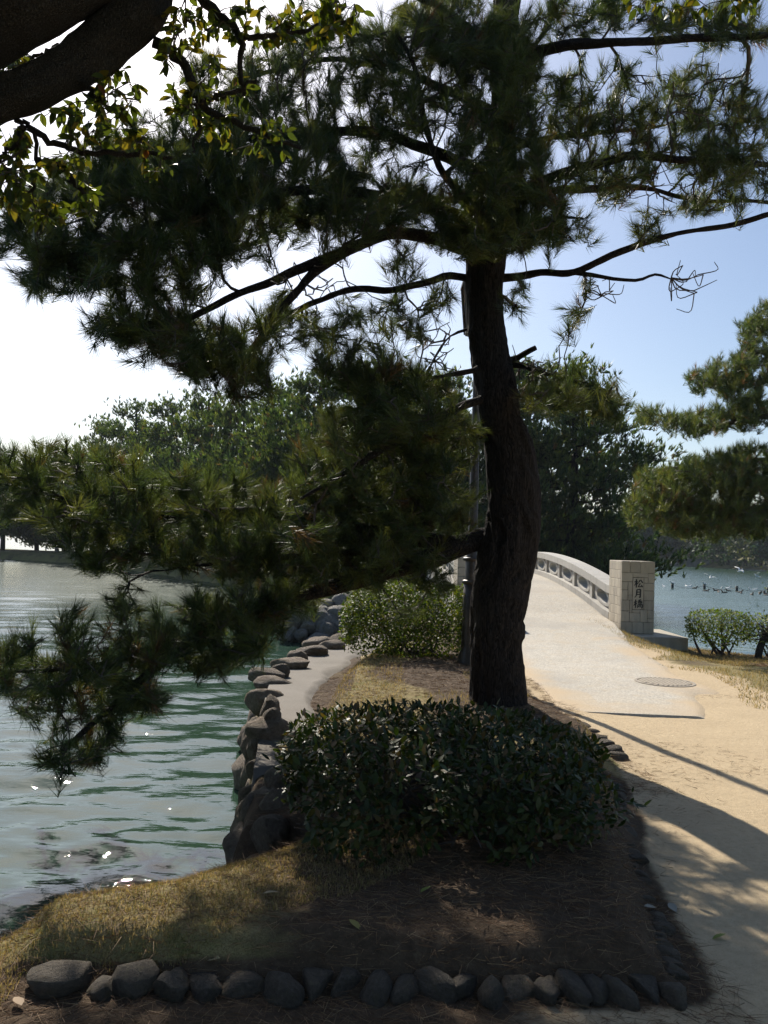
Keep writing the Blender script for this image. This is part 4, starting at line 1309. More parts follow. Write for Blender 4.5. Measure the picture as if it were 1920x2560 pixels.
# pine at the right edge, reaching in from outside the frame
def side_pine():
    x, y, z0 = 9.3, 15.6, -.3
    t = thing('pine_tree', 'sunlit pine reaching in from the right edge above the small bushes', 'pine tree', (x, y, z0))
    g = np.random.default_rng(77)
    inv = Matrix.Translation((-x, -y, -z0))
    c = catmull(np.array([(x, y, z0 - .2), (x - .2, y, 1.5), (x - .1, y - .1, 3.5), (x + .1, y, 5.5), (x + .2, y, 7.5)]), 40)
    a = Acc(); tube(a, c, np.linspace(.2, .06, 40), 20, bark=.015, bs=9)
    obj('trunk', a.mesh('trunk', True), MAT['bark'], t).matrix_parent_inverse = inv
    lim = [[(9.1, 15.6, 2.0), (1850, 1270, 15.3), (1720, 1280, 15), (1600, 1290, 14.8)], [(9.1, 15.6, 3.0), (1900, 1150, 15.4), (1800, 1190, 15.2), (1700, 1170, 15), (1620, 1180, 15)],
           [(9.15, 15.6, 3.6), (1900, 1040, 15.5), (1800, 1070, 15.4), (1700, 1050, 15.3), (1610, 1030, 15.2)], [(9.2, 15.6, 5.0), (1910, 880, 15.6), (1840, 930, 15.5), (1770, 950, 15.4)], [(9.2, 15.6, 5.6), (1930, 800, 15.7), (1880, 830, 15.6)],
           [(9.1, 15.6, 1.7), (1900, 1310, 15.8), (1800, 1310, 16), (1700, 1300, 16)], [(9.2, 15.6, 4.2), (10.2, 15.2, 4.6), (11, 15, 4.8)], [(9.2, 15.6, 3.2), (9.8, 14.6, 3.4), (10.2, 13.6, 3.5)]]
    nodes = []
    tw = Acc()
    for l in lim:
        w = [np.array(l[0])] + [P(*q) if q[0] > 100 else np.array(q) for q in l[1:]]
        cc = catmull(np.array(w), 30)
        tube(tw, cc, np.linspace(.06, .014, 30), 9, bark=.005, bs=12)
        nodes.append(cc[4:])
    pads = [(1640, 1215, 70, 40, 15, 1), (1720, 1200, 80, 45, 15, 1.1), (1800, 1180, 90, 50, 15.1, 1.1), (1880, 1170, 80, 60, 15.2, 1.1), (1620, 1270, 60, 45, 14.9, 1), (1700, 1280, 80, 50, 15, 1.2), (1790, 1270, 90, 50, 15.2, 1.2), (1880, 1260, 80, 60, 15.3, 1.2), (1760, 1320, 70, 30, 15.6, .9), (1870, 1320, 60, 28, 15.6, .8), (1700, 1330, 50, 20, 15.6, .6),
            (1620, 1035, 40, 22, 15.2, 1), (1690, 1055, 50, 24, 15.2, 1), (1760, 1050, 60, 30, 15.3, 1), (1830, 1040, 60, 35, 15.4, 1), (1890, 1030, 50, 45, 15.4, 1), (1750, 950, 40, 30, 15.4, 1), (1820, 930, 60, 45, 15.5, 1), (1890, 910, 50, 60, 15.5, 1), (1880, 830, 40, 40, 15.6, 1), (1910, 790, 30, 40, 15.6, 1), (1850, 980, 60, 30, 15.4, .9), (1720, 1085, 40, 14, 15.3, .6), (1960, 900, 40, 120, 15.6, .7), (1960, 1150, 40, 120, 15.5, .7)]
    tg = []
    for (px, py, rx, ry, d, den) in pads:
        n = int(rx * ry * 3.14 / 78 * den)
        r = np.sqrt(g.uniform(0, 1, n)); th = g.uniform(0, 6.28, n)
        tg.append(P(px + rx * r * np.cos(th), py + ry * r * np.sin(th), d + g.normal(0, .5, n)))
    for l in nodes[-2:]:
        tg.append(l[g.integers(5, len(l), 60)] + g.normal(0, .25, (60, 3)))
    tg = np.concatenate(tg)
    pos, par, tips, dr, base = grow(nodes, tg, g)
    V, Q = twig_mesh(pos, par, base, .004); tw.add(V, Q)
    obj('limbs', tw.mesh('limbs'), MAT['twig'], t).matrix_parent_inverse = inv
    d = dr[tips]
    mp = [tg]; md = [norm(d * .5 + np.array([0, 0, .6]) + g.normal(0, .2, d.shape))]
    for k in range(2):
        o = norm(g.normal(size=tg.shape) + np.array([0, 0, .4]))
        mp.append(tg * .7 + pos[par[tips]] * .3 + o * .09); md.append(norm(o * .6 + np.array([0, 0, .5])))
    mp = np.concatenate(mp); md = np.concatenate(md)
    prot = [tuft_proto(28, .135, .0070, 400 + k, (8, 56), .15) for k in range(5)]
    V, C = scatter(prot, mp, md, g.uniform(.8, 1.2, len(mp)), needle_cols(len(mp), g, .05, 1.6), g)
    o = tag(obj('crown', mesh_np('crown', V, np.arange(len(V)).reshape(-1, 3), C), MAT['needle'], t), kind='stuff')
    o.matrix_parent_inverse = inv
    print('side pine tris', len(V) // 3)


side_pine()

# ------------------------------------------------------------------ leaves
def leaf_proto(L=1.0, w=.42, fold=.12, bend=.12, serr=False):
    """leaf lying along +Y from its stalk: 8 vertices round the rim, midrib folded down; triangles"""
    t = np.array([0, .25, .5, .78, 1.0]); hw = np.array([0, .78, 1.0, .62, 0]) * w * .5
    mid = np.stack([0 * t, t * L, -bend * t ** 2 * L], -1)
    l = np.stack([-hw, t * L, -bend * t ** 2 * L + fold * hw], -1); r = l * np.array([-1, 1, 1])
    V = np.concatenate([mid, l[1:4], r[1:4]])
    T = [(0, 5, 1), (1, 5, 6), (1, 6, 2), (2, 6, 7), (2, 7, 3), (3, 7, 4), (0, 1, 8), (1, 9, 8), (1, 2, 9), (2, 10, 9), (2, 3, 10), (3, 4, 10)]
    return V, np.array(T)


def small_leaf(w=.5, fold=.14):
    return np.array([(0, 0, 0), (-w / 2, .5, fold * w), (w / 2, .5, fold * w), (0, 1, -.1), (0, .5, 0)]), np.array([(0, 4, 1), (1, 4, 3), (0, 2, 4), (4, 2, 3)])


def leaf_frames(d, nrm):
    y = norm(d); x = norm(np.cross(y, nrm)); z = np.cross(x, y)
    return x, y, z


def leaf_cloud(pos, d, nrm, size, cols, proto):
    V0, T0 = proto
    x, y, z = leaf_frames(d, nrm)
    V = pos[:, None] + size[:, None, None] * (V0[None, :, 0:1] * x[:, None] + V0[None, :, 1:2] * y[:, None] + V0[None, :, 2:3] * z[:, None])
    k = len(V0); n = len(pos)
    T = (np.arange(n)[:, None, None] * k + T0[None]).reshape(-1, 3)
    return V.reshape(-1, 3), T, np.repeat(cols, k, 0)


def leaf_objects(parent, inv, pos, d, nrm, size, cols, proto, mat, nmesh=10):
    """each leaf an object of its own, sharing a few meshes that differ in colour"""
    V0, T0 = proto
    q = np.quantile(cols.sum(1), np.linspace(0, 1, nmesh + 1))
    cls = np.clip(np.searchsorted(q, cols.sum(1)) - 1, 0, nmesh - 1)
    mes = []
    for k in range(nmesh):
        c = cols[cls == k].mean(0) if (cls == k).any() else cols.mean(0)
        me = mesh_np('leaf', V0, T0, np.repeat(c[None], len(V0), 0), True); me.materials.append(mat); mes.append(me)
    x, y, z = leaf_frames(d, nrm)
    for i in range(len(pos)):
        o = bpy.data.objects.new('leaf', mes[cls[i]])
        COL.objects.link(o); o.parent = parent
        s = size[i]
        o.matrix_basis = inv @ Matrix(((x[i][0] * s, y[i][0] * s, z[i][0] * s, pos[i][0]), (x[i][1] * s, y[i][1] * s, z[i][1] * s, pos[i][1]), (x[i][2] * s, y[i][2] * s, z[i][2] * s, pos[i][2]), (0, 0, 0, 1)))


def bush(name, label, cat, c, half, z0, n, leaf, seed, greens, expo=3.2, top_gain=1.0, parts=0, stems=12, inner=.25, gap=0.0, lift=.0, tilt=(0, 0), mat='leaf_gloss', stem_r=.012):
    g = np.random.default_rng(seed)
    t = thing(name, label, cat, (c[0], c[1], z0))
    inv = Matrix.Translation((-c[0], -c[1], -z0))
    C3 = np.array([c[0], c[1], z0 + lift + half[2]])
    v = norm(g.normal(size=(n, 3)) * np.array([1, 1, .95]))
    k = (np.sum(np.abs(v) ** expo, 1)) ** (-1 / expo)
    s = np.where(g.uniform(size=n) < inner, g.uniform(.45, .9, n), g.uniform(.88, 1.03, n))
    lump = 1 + .10 * fbm(v * 2.2 + seed, seed, 2) + .05 * vnoise(v * 9, seed + 2) + .10 * (g.uniform(size=n) < .03) * g.uniform(0, 1, n)
    u = v * (k * s * lump)[:, None]
    pos = C3 + u * np.array(half)
    pos[:, 0] += tilt[0] * u[:, 2]; pos[:, 1] += tilt[1] * u[:, 2]
    out = norm(u / np.array(half) * .5 + np.array([0, 0, .45]))
    if gap:
        keep = (vnoise(pos * 5.0, seed + 9) * .5 + .5 > gap * np.clip(.9 - u[:, 2] * .9, 0, 1.6)) & (pos[:, 2] > z0 + .05)
    else:
        keep = pos[:, 2] > z0 + .04
    keep &= ~((u[:, 2] < -.55) & (g.uniform(size=n) < .55))
    pos, out, u = pos[keep], out[keep], u[keep]
    n = len(pos)
    d = norm(out * .55 + g.normal(size=(n, 3)) * .75)
    nr = norm(out + g.normal(size=(n, 3)) * .35 + np.array([0, 0, .5]))
    size = leaf * g.uniform(.5, 1.3, n)
    cols = greens[g.integers(0, len(greens), n)] * g.uniform(.7, 1.3, (n, 1))
    proto = leaf_proto() if parts else small_leaf()
    # stems
    a = Acc()
    for i in range(stems):
        b = np.array([c[0] + g.normal(0, .12) * half[0] * 2, c[1] + g.normal(0, .1) * half[1] * 2, z0 - .03])
        e = C3 + norm(g.normal(size=3) * np.array([1, 1, .5]) + np.array([0, 0, .6])) * np.array(half) * .85
        mid = (b + e) / 2 + g.normal(0, .05, 3)
        pts = catmull(np.stack([b, mid, e]), 10)
        tube(a, pts, np.linspace(stem_r * g.uniform(.7, 1.3), .004, 10), 6)
        for j in range(5):
            q = pts[g.integers(3, 10)]
            e2 = q + norm(g.normal(size=3) + np.array([0, 0, .4])) * np.array(half) * .45
            tube(a, catmull(np.stack([q, (q + e2) / 2 + g.normal(0, .02, 3), e2]), 6), np.linspace(.005, .0025, 6), 4)
    o = obj('stems', a.mesh('stems'), MAT['twig'], t); o.matrix_parent_inverse = inv
    rest = np.ones(n, bool)
    if parts:
        dist = np.linalg.norm(pos - CAM, axis=1)
        face = np.abs(np.einsum('ij,ij->i', nr, norm(CAM - pos)))
        score = size * (0.4 + face) / dist * np.where(u[:, 1] < 0.2, 1, np.where(u[:, 2] > .75, .9, .3)) * np.where(np.max(np.abs(u), 1) > .85, 1, .4)
        pick = np.argsort(-score)[:parts]
        rest[pick] = False
        leaf_objects(t, inv, pos[pick], d[pick], nr[pick], size[pick], cols[pick], proto, MAT[mat])
    V, T, C = leaf_cloud(pos[rest], d[rest], nr[rest], size[rest], cols[rest], proto)
    o = tag(obj('foliage', mesh_np('foliage', V, T, C, True), MAT[mat], t), kind='stuff'); o.matrix_parent_inverse = inv
    return t


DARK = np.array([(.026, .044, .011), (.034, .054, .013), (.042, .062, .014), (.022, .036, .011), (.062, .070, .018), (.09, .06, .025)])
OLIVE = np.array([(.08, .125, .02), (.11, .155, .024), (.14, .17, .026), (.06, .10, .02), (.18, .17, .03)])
MAT['leaf_sun'] = leafy('sunlit hedge leaves', .5, .38, (1.6, 1.7, .5), .22)
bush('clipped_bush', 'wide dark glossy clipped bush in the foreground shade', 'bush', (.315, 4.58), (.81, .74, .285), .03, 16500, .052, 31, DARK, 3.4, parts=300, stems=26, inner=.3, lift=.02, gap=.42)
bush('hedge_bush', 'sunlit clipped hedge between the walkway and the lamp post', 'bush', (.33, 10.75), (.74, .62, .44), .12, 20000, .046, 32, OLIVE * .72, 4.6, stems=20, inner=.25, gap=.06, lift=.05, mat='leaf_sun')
bush('round_bush', 'sparse green bush with open stems beside the engraved pillar', 'bush', (6.02, 15.3), (.52, .42, .30), -.22, 4200, .052, 33, OLIVE, 3.4, stems=12, inner=.3, gap=.2, lift=.16, stem_r=.022, mat='leaf_sun')
bush('thin_bush', 'thin twiggy bush by the water at the right edge', 'bush', (6.95, 15.1), (.5, .42, .32), -.24, 2600, .05, 34, OLIVE, 3.2, stems=18, inner=.3, gap=.3, lift=.12, stem_r=.016, mat='leaf_sun')

# ------------------------------------------------------------------ overhanging broadleaf tree, upper left
ovh = thing('overhanging_tree', 'thick limbed broadleaf tree arching over the upper left with yellow-green leaves', 'tree', (-2.75, 2.3, 0))
OINV = Matrix.Translation((2.75, -2.3, 0))


def och(name, me, mat, kind=None):
    o = obj(name, me, mat, ovh); o.matrix_parent_inverse = OINV
    if kind: o['kind'] = kind
    return o


a = Acc()
tube(a, catmull(np.array([(-2.75, 2.3, -.15), (-2.72, 2.35, .6), (-2.6, 2.45, 1.6), (-2.45, 2.6, 2.5), (-2.3, 2.7, 3.0)]), 90), np.linspace(.34, .25, 90), 48, bark=.014, bs=8)
och('trunk', a.mesh('trunk', True), MAT['bark_grey'])
f0 = np.array((-2.4, 2.62, 2.6))
u1 = [f0 + (.05, 0, .1), P(-160, 120, 2.95), P(60, 30, 3.0), P(200, -40, 3.05), P(380, -170, 3.1), P(600, -420, 3.2)]
u2 = [f0 - (0, 0, .1), P(-200, 325, 2.95), P(-40, 264, 3.0), P(60, 234, 3.02), P(125, 204, 3.05), P(195, 160, 3.1), P(275, 95, 3.15), P(345, 25, 3.2), P(400, -90, 3.3), P(420, -300, 3.4)]
for pts, rad in ((u1, [.24, .14, .108, .105, .10, .09]), (u2, [.2, .09, .076, .073, .075, .082, .095, .10, .085, .06])):
    c = catmull(np.hstack([np.array(pts), np.array(rad)[:, None]]), 200)
    a = Acc(); tube(a, c[:, :3], c[:, 3] * .92, 64, bark=.015, bs=13)
    och('limb', a.mesh('limb', True), MAT['bark_grey'])
BR = [[(382, 104, 3.2), (440, 140, 3.2), (480, 191, 3.2), (503, 260, 3.25), (579, 307, 3.3), (680, 345, 3.3), (752, 370, 3.3)], [(440, -80, 3.2), (503, 0, 3.3), (560, 50, 3.3), (596, 93, 3.3), (602, 203, 3.3), (613, 243, 3.3)],
      [(40, 300, 3.05), (70, 318, 3.05), (87, 336, 3.05), (93, 446, 3.1), (60, 500, 3.1)], [(70, 318, 3.05), (160, 370, 3.1), (260, 382, 3.1), (360, 382, 3.15), (430, 395, 3.15)], [(200, 200, 3.05), (230, 240, 3.1), (290, 280, 3.1), (330, 320, 3.1)], [(596, 93, 3.3), (680, 90, 3.3), (790, 70, 3.35), (880, 60, 3.4)],
      [(60, 318, 3.05), (20, 380, 3.0), (-30, 440, 3.0)], [(480, 191, 3.2), (500, 300, 3.2), (480, 380, 3.2)], [(93, 400, 3.1), (170, 440, 3.1), (215, 490, 3.1)], [(420, -260, 3.4), (900, -160, 3.4), (1400, -80, 3.4), (1700, -20, 3.4), (1900, 0, 3.4)], [(290, 85, 3.1), (150, 120, 3.3), (60, 150, 3.4)], [(500, 250, 3.2), (560, 240, 3.2), (640, 200, 3.2)]]
nodes = []
for k, l in enumerate(BR):
    w = np.array([P(*q) for q in l]); c = catmull(w, 26)
    c[1:-1] += RNG.normal(0, .006, (24, 3))
    a = Acc(); r0 = .022 if k in (0, 1, 9) else .011
    tube(a, c, np.linspace(r0, .005, 26), 8, bark=.002, bs=25, seed=k)
    och('branch', a.mesh('branch', True), MAT['bark_grey'])
    nodes.append(c[3:])
g = np.random.default_rng(61)
LP = [(290, 230, 60, 60, 26, 3.1), (240, 290, 80, 45, 22, 3.1), (150, 285, 60, 30, 8, 3.1), (40, 350, 45, 30, 16, 3.05), (60, 420, 70, 35, 24, 3.05), (170, 410, 60, 28, 22, 3.1), (100, 525, 50, 40, 26, 3.1), (20, 470, 40, 40, 14, 3.0), (215, 500, 28, 48, 20, 3.1), (215, 350, 60, 25, 12, 3.1), (330, 340, 38, 30, 14, 3.15),
      (470, 250, 50, 50, 22, 3.2), (540, 280, 90, 55, 18, 3.25), (620, 340, 110, 45, 16, 3.3), (700, 350, 60, 40, 6, 3.3), (560, 180, 90, 60, 12, 3.3), (480, 60, 60, 60, 22, 3.2), (640, 60, 110, 60, 34, 3.3), (780, 60, 100, 60, 34, 3.35), (860, 30, 60, 40, 16, 3.4), (420, 100, 30, 70, 14, 3.2), (80, 150, 90, 24, 26, 3.4), (30, 180, 40, 30, 10, 3.4),
      (1640, 15, 70, 22, 9, 3.4), (1780, 18, 100, 26, 14, 3.4), (1880, 8, 50, 24, 6, 3.4), (380, 400, 60, 30, 10, 3.15), (1200, -130, 400, 60, 60, 3.4), (300, -250, 300, 120, 80, 3.3)]
tg = []
for (px, py, rx, ry, n, d) in LP:
    r = np.sqrt(g.uniform(0, 1, n)); th = g.uniform(0, 6.28, n)
    tg.append(P(px + rx * r * np.cos(th), py + ry * r * np.sin(th), d + g.normal(0, .12, n)))
tg = np.concatenate(tg)
pos, par, tips, dr, base = grow(nodes, tg, g, .15, .07)
V, Q = twig_mesh(pos, par, base, .0016, 2.4, .008, 4)
a = Acc(); a.add(V, Q)
och('twigs', a.mesh('twigs'), MAT['twig'], 'stuff')
lp, ld, ln = [], [], []
for k in range(4):
    n = len(tg)
    back = pos[par[tips]]
    b = tg + (back - tg) * g.uniform(0, .5, (n, 1)) * (k > 0)
    d = norm(dr[tips] * .5 + g.normal(size=(n, 3)) * .6 + np.array([0, 0, -.55]))
    lp.append(b); ld.append(d); ln.append(norm(g.normal(size=(n, 3)) + np.array([0, -.2, .9])))
lp, ld, ln = map(np.concatenate, (lp, ld, ln))
n = len(lp)
YG = np.array([(.07, .095, .018), (.09, .11, .02), (.05, .075, .016), (.14, .12, .022), (.04, .06, .016)])
cols = YG[g.integers(0, 5, n)] * g.uniform(.7, 1.25, (n, 1))
red = g.uniform(size=n) < .008; cols[red] = (.20, .07, .03)
size = g.uniform(.034, .060, n)
proto = leaf_proto(1, .48, .15, .18)
rel = lp - CAM
sx = (rel @ Rt) / (rel @ Fw) * F_PX + 960; sy = 1280 - (rel @ Up) / (rel @ Fw) * F_PX
vis = (sx > 0) & (sx < 1920) & (sy > 0) & (sy < 2560)
rank = np.where(vis, size * np.abs(np.einsum('ij,ij->i', ln, norm(rel))) / np.linalg.norm(rel, axis=1), -1)
rank = rank * np.where((sx < 420) & (sy > 180), 3, 1)
pick = np.argsort(-rank)[:300]
leaf_objects(ovh, OINV, lp[pick], ld[pick], ln[pick], size[pick], cols[pick], proto, MAT['leaf_thin'])
rest = np.ones(n, bool); rest[pick] = False
V, T, C = leaf_cloud(lp[rest], ld[rest], ln[rest], size[rest], cols[rest], proto)
och('crown', mesh_np('crown', V, T, C, True), MAT['leaf_thin'], 'stuff')

# unseen crown added above and behind the viewer to shade the foreground
g = np.random.default_rng(71)
hi = []
for k, e in enumerate([(-1.2, 1.0, 5.2), (.6, 1.6, 5.4), (1.9, 1.0, 5.2), (-.2, -.6, 5.3), (1.6, -1.2, 5.4), (-2.6, -.4, 5.0), (3.2, .2, 5.2), (-1.0, -2.4, 5.0), (2.6, -3.4, 5.0), (.4, -4.6, 4.8), (-3.0, -3.6, 4.8)]):
    e = np.array(e); b = np.array((-2.35, 2.65, 3.0))
    c = catmull(np.stack([b, b * .6 + e * .4 + (0, -.2, .7), e]), 40)
    a = Acc(); tube(a, c, np.linspace(.12, .03, 40), 12, bark=.006, bs=12, seed=k)
    och('limb', a.mesh('limb', True), MAT['bark_grey']); hi.append(c[12:])  # limbs of the added overhead crown
hi = np.concatenate(hi)
n = 17000
q = hi[g.integers(0, len(hi), n)] + g.normal(size=(n, 3)) * np.array([.75, .75, .35])
q = q[q[:, 2] > 1.95 + .74 * np.maximum(q[:, 1], 0) + .12]
n = len(q)
V, T, C = leaf_cloud(q, norm(g.normal(size=(n, 3)) + (0, 0, -.3)), norm(g.normal(size=(n, 3)) * .6 + (0, 0, 1)), g.uniform(.13, .22, n), YG[g.integers(0, 5, n)] * .8, small_leaf())
och('crown', mesh_np('crown', V, T, C, True), MAT['leaf_thin'], 'stuff')  # leaves added out of view to block sky light

# small leaning trunk at the right edge
st = thing('small_tree', 'thin leaning grey trunk at the right edge among the bushes', 'tree', (6.78, 14.9, -.2))
a = Acc(); b0 = P(1893, 1672, 14.9)
c = catmull(np.stack([b0 - (0, 0, .15), b0, P(1900, 1620, 14.9), P(1925, 1570, 14.95), P(1960, 1500, 15.0), P(1990, 1400, 15.1)]), 40)
tube(a, c, np.linspace(.07, .035, 40), 16, bark=.006, bs=16)
o = obj('trunk', a.mesh('trunk', True), MAT['bark_grey'], st); o.matrix_parent_inverse = Matrix.Translation((-6.78, -14.9, .2))
g = np.random.default_rng(9)
a = Acc(); tips_ = []
for k in range(14):
    q = c[g.integers(14, 40)]; e = q + g.normal(0, .28, 3) + np.array([0, 0, .25])
    tube(a, catmull(np.stack([q, (q + e) / 2 + g.normal(0, .03, 3), e]), 8), np.linspace(.014, .004, 8), 5); tips_.append(e)
o = obj('branches', a.mesh('branches'), MAT['bark_grey'], st); o.matrix_parent_inverse = Matrix.Translation((-6.78, -14.9, .2))
tips_ = np.repeat(np.array(tips_), 30, 0) + g.normal(0, .12, (14 * 30, 3))
n = len(tips_)
V, T, C = leaf_cloud(tips_, g.normal(size=(n, 3)), g.normal(size=(n, 3)) + (0, 0, 1), g.uniform(.03, .06, n), OLIVE[g.integers(0, 5, n)], leaf_proto())
o = tag(obj('crown', mesh_np('crown', V, T, C, True), MAT['leaf_gloss'], st), kind='stuff'); o.matrix_parent_inverse = Matrix.Translation((-6.78, -14.9, .2))

# ------------------------------------------------------------------ far bank trees, wall, buildings
def round_tree(x, y, h, rad, z0, seed, label, cols, n=2600, leaf=.5):
    g = np.random.default_rng(seed)
    t = thing('lakeside_tree', label, 'tree', (x, y, z0), 'trees along the far bank')
    a = Acc()
    tube(a, catmull(np.array([(0, 0, -.3), (.1, 0, h * .3), (.0, .1, h * .6), (.1, 0, h * .85)]), 12), np.linspace(.03 * h, .01 * h, 12), 8)
    clumps = []
    for k in range(24):
        az = g.uniform(0, 6.28); f = g.uniform(.15, .95)
        rr = rad * math.sqrt(max(.05, 1 - (2 * (f - .45)) ** 2 * .7)) * g.uniform(.3, .9)
        e = np.array([math.cos(az) * rr, math.sin(az) * rr, h * (.02 + .9 * f)])
        clumps.append(e)
        tube(a, np.stack([(0, 0, h * (.15 + .4 * f)), e]), [.012 * h, .004 * h], 5)
    obj('trunk', a.mesh('trunk'), MAT['bark_grey'], t)
    cl = np.array(clumps); i = g.integers(0, len(cl), n)
    v = norm(g.normal(size=(n, 3))); pos = cl[i] + v * g.uniform(.55, 1.05, (n, 1)) * rad * .42 * np.array([1, 1, .8])
    c = cols * g.uniform(.75, 1.25, (len(cl), 1)); C0 = c[i] * g.uniform(.8, 1.2, (n, 1))
    V, T, C = leaf_cloud(pos, norm(v + g.normal(size=(n, 3))), norm(v + g.normal(size=(n, 3)) * .5), leaf * g.uniform(.6, 1.3, n), C0, (np.array([(0, 0, 0), (-.36, .5, .08), (.36, .5, .08), (0, 1, -.1)]), np.array([(0, 2, 1), (1, 2, 3)])))
    tag(obj('crown', mesh_np('crown', V, T, C), MAT['leaf_far'], t), kind='stuff')


FT = [(1310, 162, 7.5, 4.2), (1372, 156, 7, 4), (1432, 152, 8, 4.6), (1490, 150, 7.2, 4.2), (1545, 148, 8.6, 4.4), (1600, 147, 7.2, 4.2), (1650, 146, 6.6, 4.0), (1700, 145, 7.8, 4.4), (1745, 142, 8.2, 4.2), (1790, 138, 8.6, 4.6), (1835, 130, 8.2, 4.4), (1880, 124, 7.6, 4.2), (1920, 118, 7.4, 4.0), (1965, 116, 7.5, 4),
      (1340, 186, 9.5, 5), (1460, 182, 9, 5), (1570, 178, 9.4, 5), (1670, 176, 9.6, 5), (1760, 172, 10.5, 5.4), (1850, 165, 10.5, 5.2), (1930, 158, 10, 5)]
FC = [np.array((.05, .085, .03)), np.array((.035, .07, .03)), np.array((.09, .10, .03)), np.array((.045, .075, .04)), np.array((.06, .075, .045))]
ordw = ['first', 'second', 'third', 'fourth', 'fifth', 'sixth', 'seventh', 'eighth', 'ninth', 'tenth', 'eleventh', 'twelfth', 'thirteenth', 'fourteenth']
for k, (px, d, h, rad) in enumerate(FT):
    lab = ('%s hazy tree from the left in the front row along the far bank' % ordw[k]) if k < 14 else ('%s hazy tree from the left in the back row on the far bank' % ordw[k - 14])
    round_tree(at(px, d), d + 2, h, rad, .2, 500 + k, lab, FC[k % 5])

a = Acc()
wl_pts = [at(px, d - .5) for px, d in ((1560, 143),)]
tw_ = thing('terrace_wall', 'low pale terrace wall at the water edge on the far bank', 'wall', (at(1740, 137), 139, -.3))
for k in range(9):
    x0 = at(1672, 140) + k * 1.1 - at(1740, 137)
    obj('panel', bev_box('panel', x0, x0 + 1.06, -1.0, -.4, -.5, .75, .03), MAT['farwall'], tw_)
obj('coping', bev_box('coping', at(1672, 140) - at(1740, 137) - .1, at(1672, 140) - at(1740, 137) + 10, -1.1, -.3, .752, .9, .03), MAT['farwall'], tw_)


def building(label, x, y, w, dp, h, floors, bays, mat, z0=1.0):
    t = thing('apartment_building', label, 'building', (x, y, z0))
    obj('wall', bev_box('wall', -w / 2, w / 2, 0, dp, 0, h, .05), mat, t)
    fh = h / floors
    wme = bev_box('window', -w / bays * .32, w / bays * .32, -.06, .05, -fh * .25, fh * .25, 0); wme.materials.append(MAT['glass'])
    for f in range(floors):
        obj('balcony', bev_box('balcony', -w / 2 - .1, w / 2 + .1, -1.0, -.07, f * fh + .05, f * fh + fh * .34, .03), MAT['plaster'], t)
        for b in range(bays):
            obj('window', wme, None, t, (-w / 2 + (b + .5) * w / bays, 0, f * fh + fh * .66))
    obj('roof', bev_box('roof', -w / 2 - .3, w / 2 + .3, -.3, dp + .3, h + .003, h + .5, .05), MAT['plaster'], t)
    return t


building('hazy grey apartment block seen under the pine boughs beyond the far bank', at(1545, 260), 262, 13, 10, 11.5, 4, 6, MAT['plaster'])
building('brown low block behind the trees left of the hazy apartment block', at(1480, 250), 252, 9, 10, 8.5, 3, 4, MAT['tile'])
building('pale building at the right edge behind the far trees', at(1905, 230), 232, 14, 10, 9.0, 3, 6, MAT['plaster'])
building('long low building behind the far trees under the side pine', at(1790, 250), 252, 22, 10, 10.2, 4, 9, MAT['tile'])

# bench on the grassy point
bn = thing('stone_bench', 'small stone bench on the grassy point across the water', 'bench', (at(155, 71), 71.5, .05))
obj('seat', bev_box('seat', -.75, .75, -.25, .25, .42, .55, .02), MAT['farwall'], bn)
for s in (-.5, .5): obj('leg', bev_box('leg', s - .12, s + .12, -.2, .2, -.2, .418, .02), MAT['farwall'], bn)

# ------------------------------------------------------------------ posts and birds on the lake
def bird_mesh(kind):
    a = Acc()
    if kind == 'duck':
        tube(a, catmull(np.array([(-.24, 0, .06), (-.14, 0, .04), (0, 0, .035), (.12, 0, .05), (.17, 0, .12), (.19, 0, .19), (.25, 0, .19), (.30, 0, .175)]), 24), catmull(np.array([(.01,), (.06,), (.09,), (.075,), (.04,), (.042,), (.03,), (.01,)]), 24)[:, 0], 10)
    else:
        tube(a, catmull(np.array([(-.24, 0, .08), (-.12, 0, .06), (0, 0, .06), (.1, 0, .09), (.15, 0, .16), (.17, 0, .20), (.22, 0, .20), (.27, 0, .185)]), 24), catmull(np.array([(.012,), (.055,), (.075,), (.06,), (.036,), (.04,), (.03,), (.008,)]), 24)[:, 0], 10)
        if kind == 'fly':
            for s in (-1, 1):
                w = np.array([(.08, 0, .1), (-.06, 0, .1), (.10, s * .28, .22), (-.04, s * .28, .22), (-.06, s * .6, .2), (-.10, s * .6, .2)])
                V = np.vstack([w, w + (0, 0, .012)])
                a.add(V, [(0, 1, 3, 2), (2, 3, 5, 4), (6, 8, 9, 7), (8, 10, 11, 9), (0, 2, 8, 6), (2, 4, 10, 8), (1, 7, 9, 3), (3, 9, 11, 5), (4, 5, 11, 10)])
    return a.mesh(kind, True)


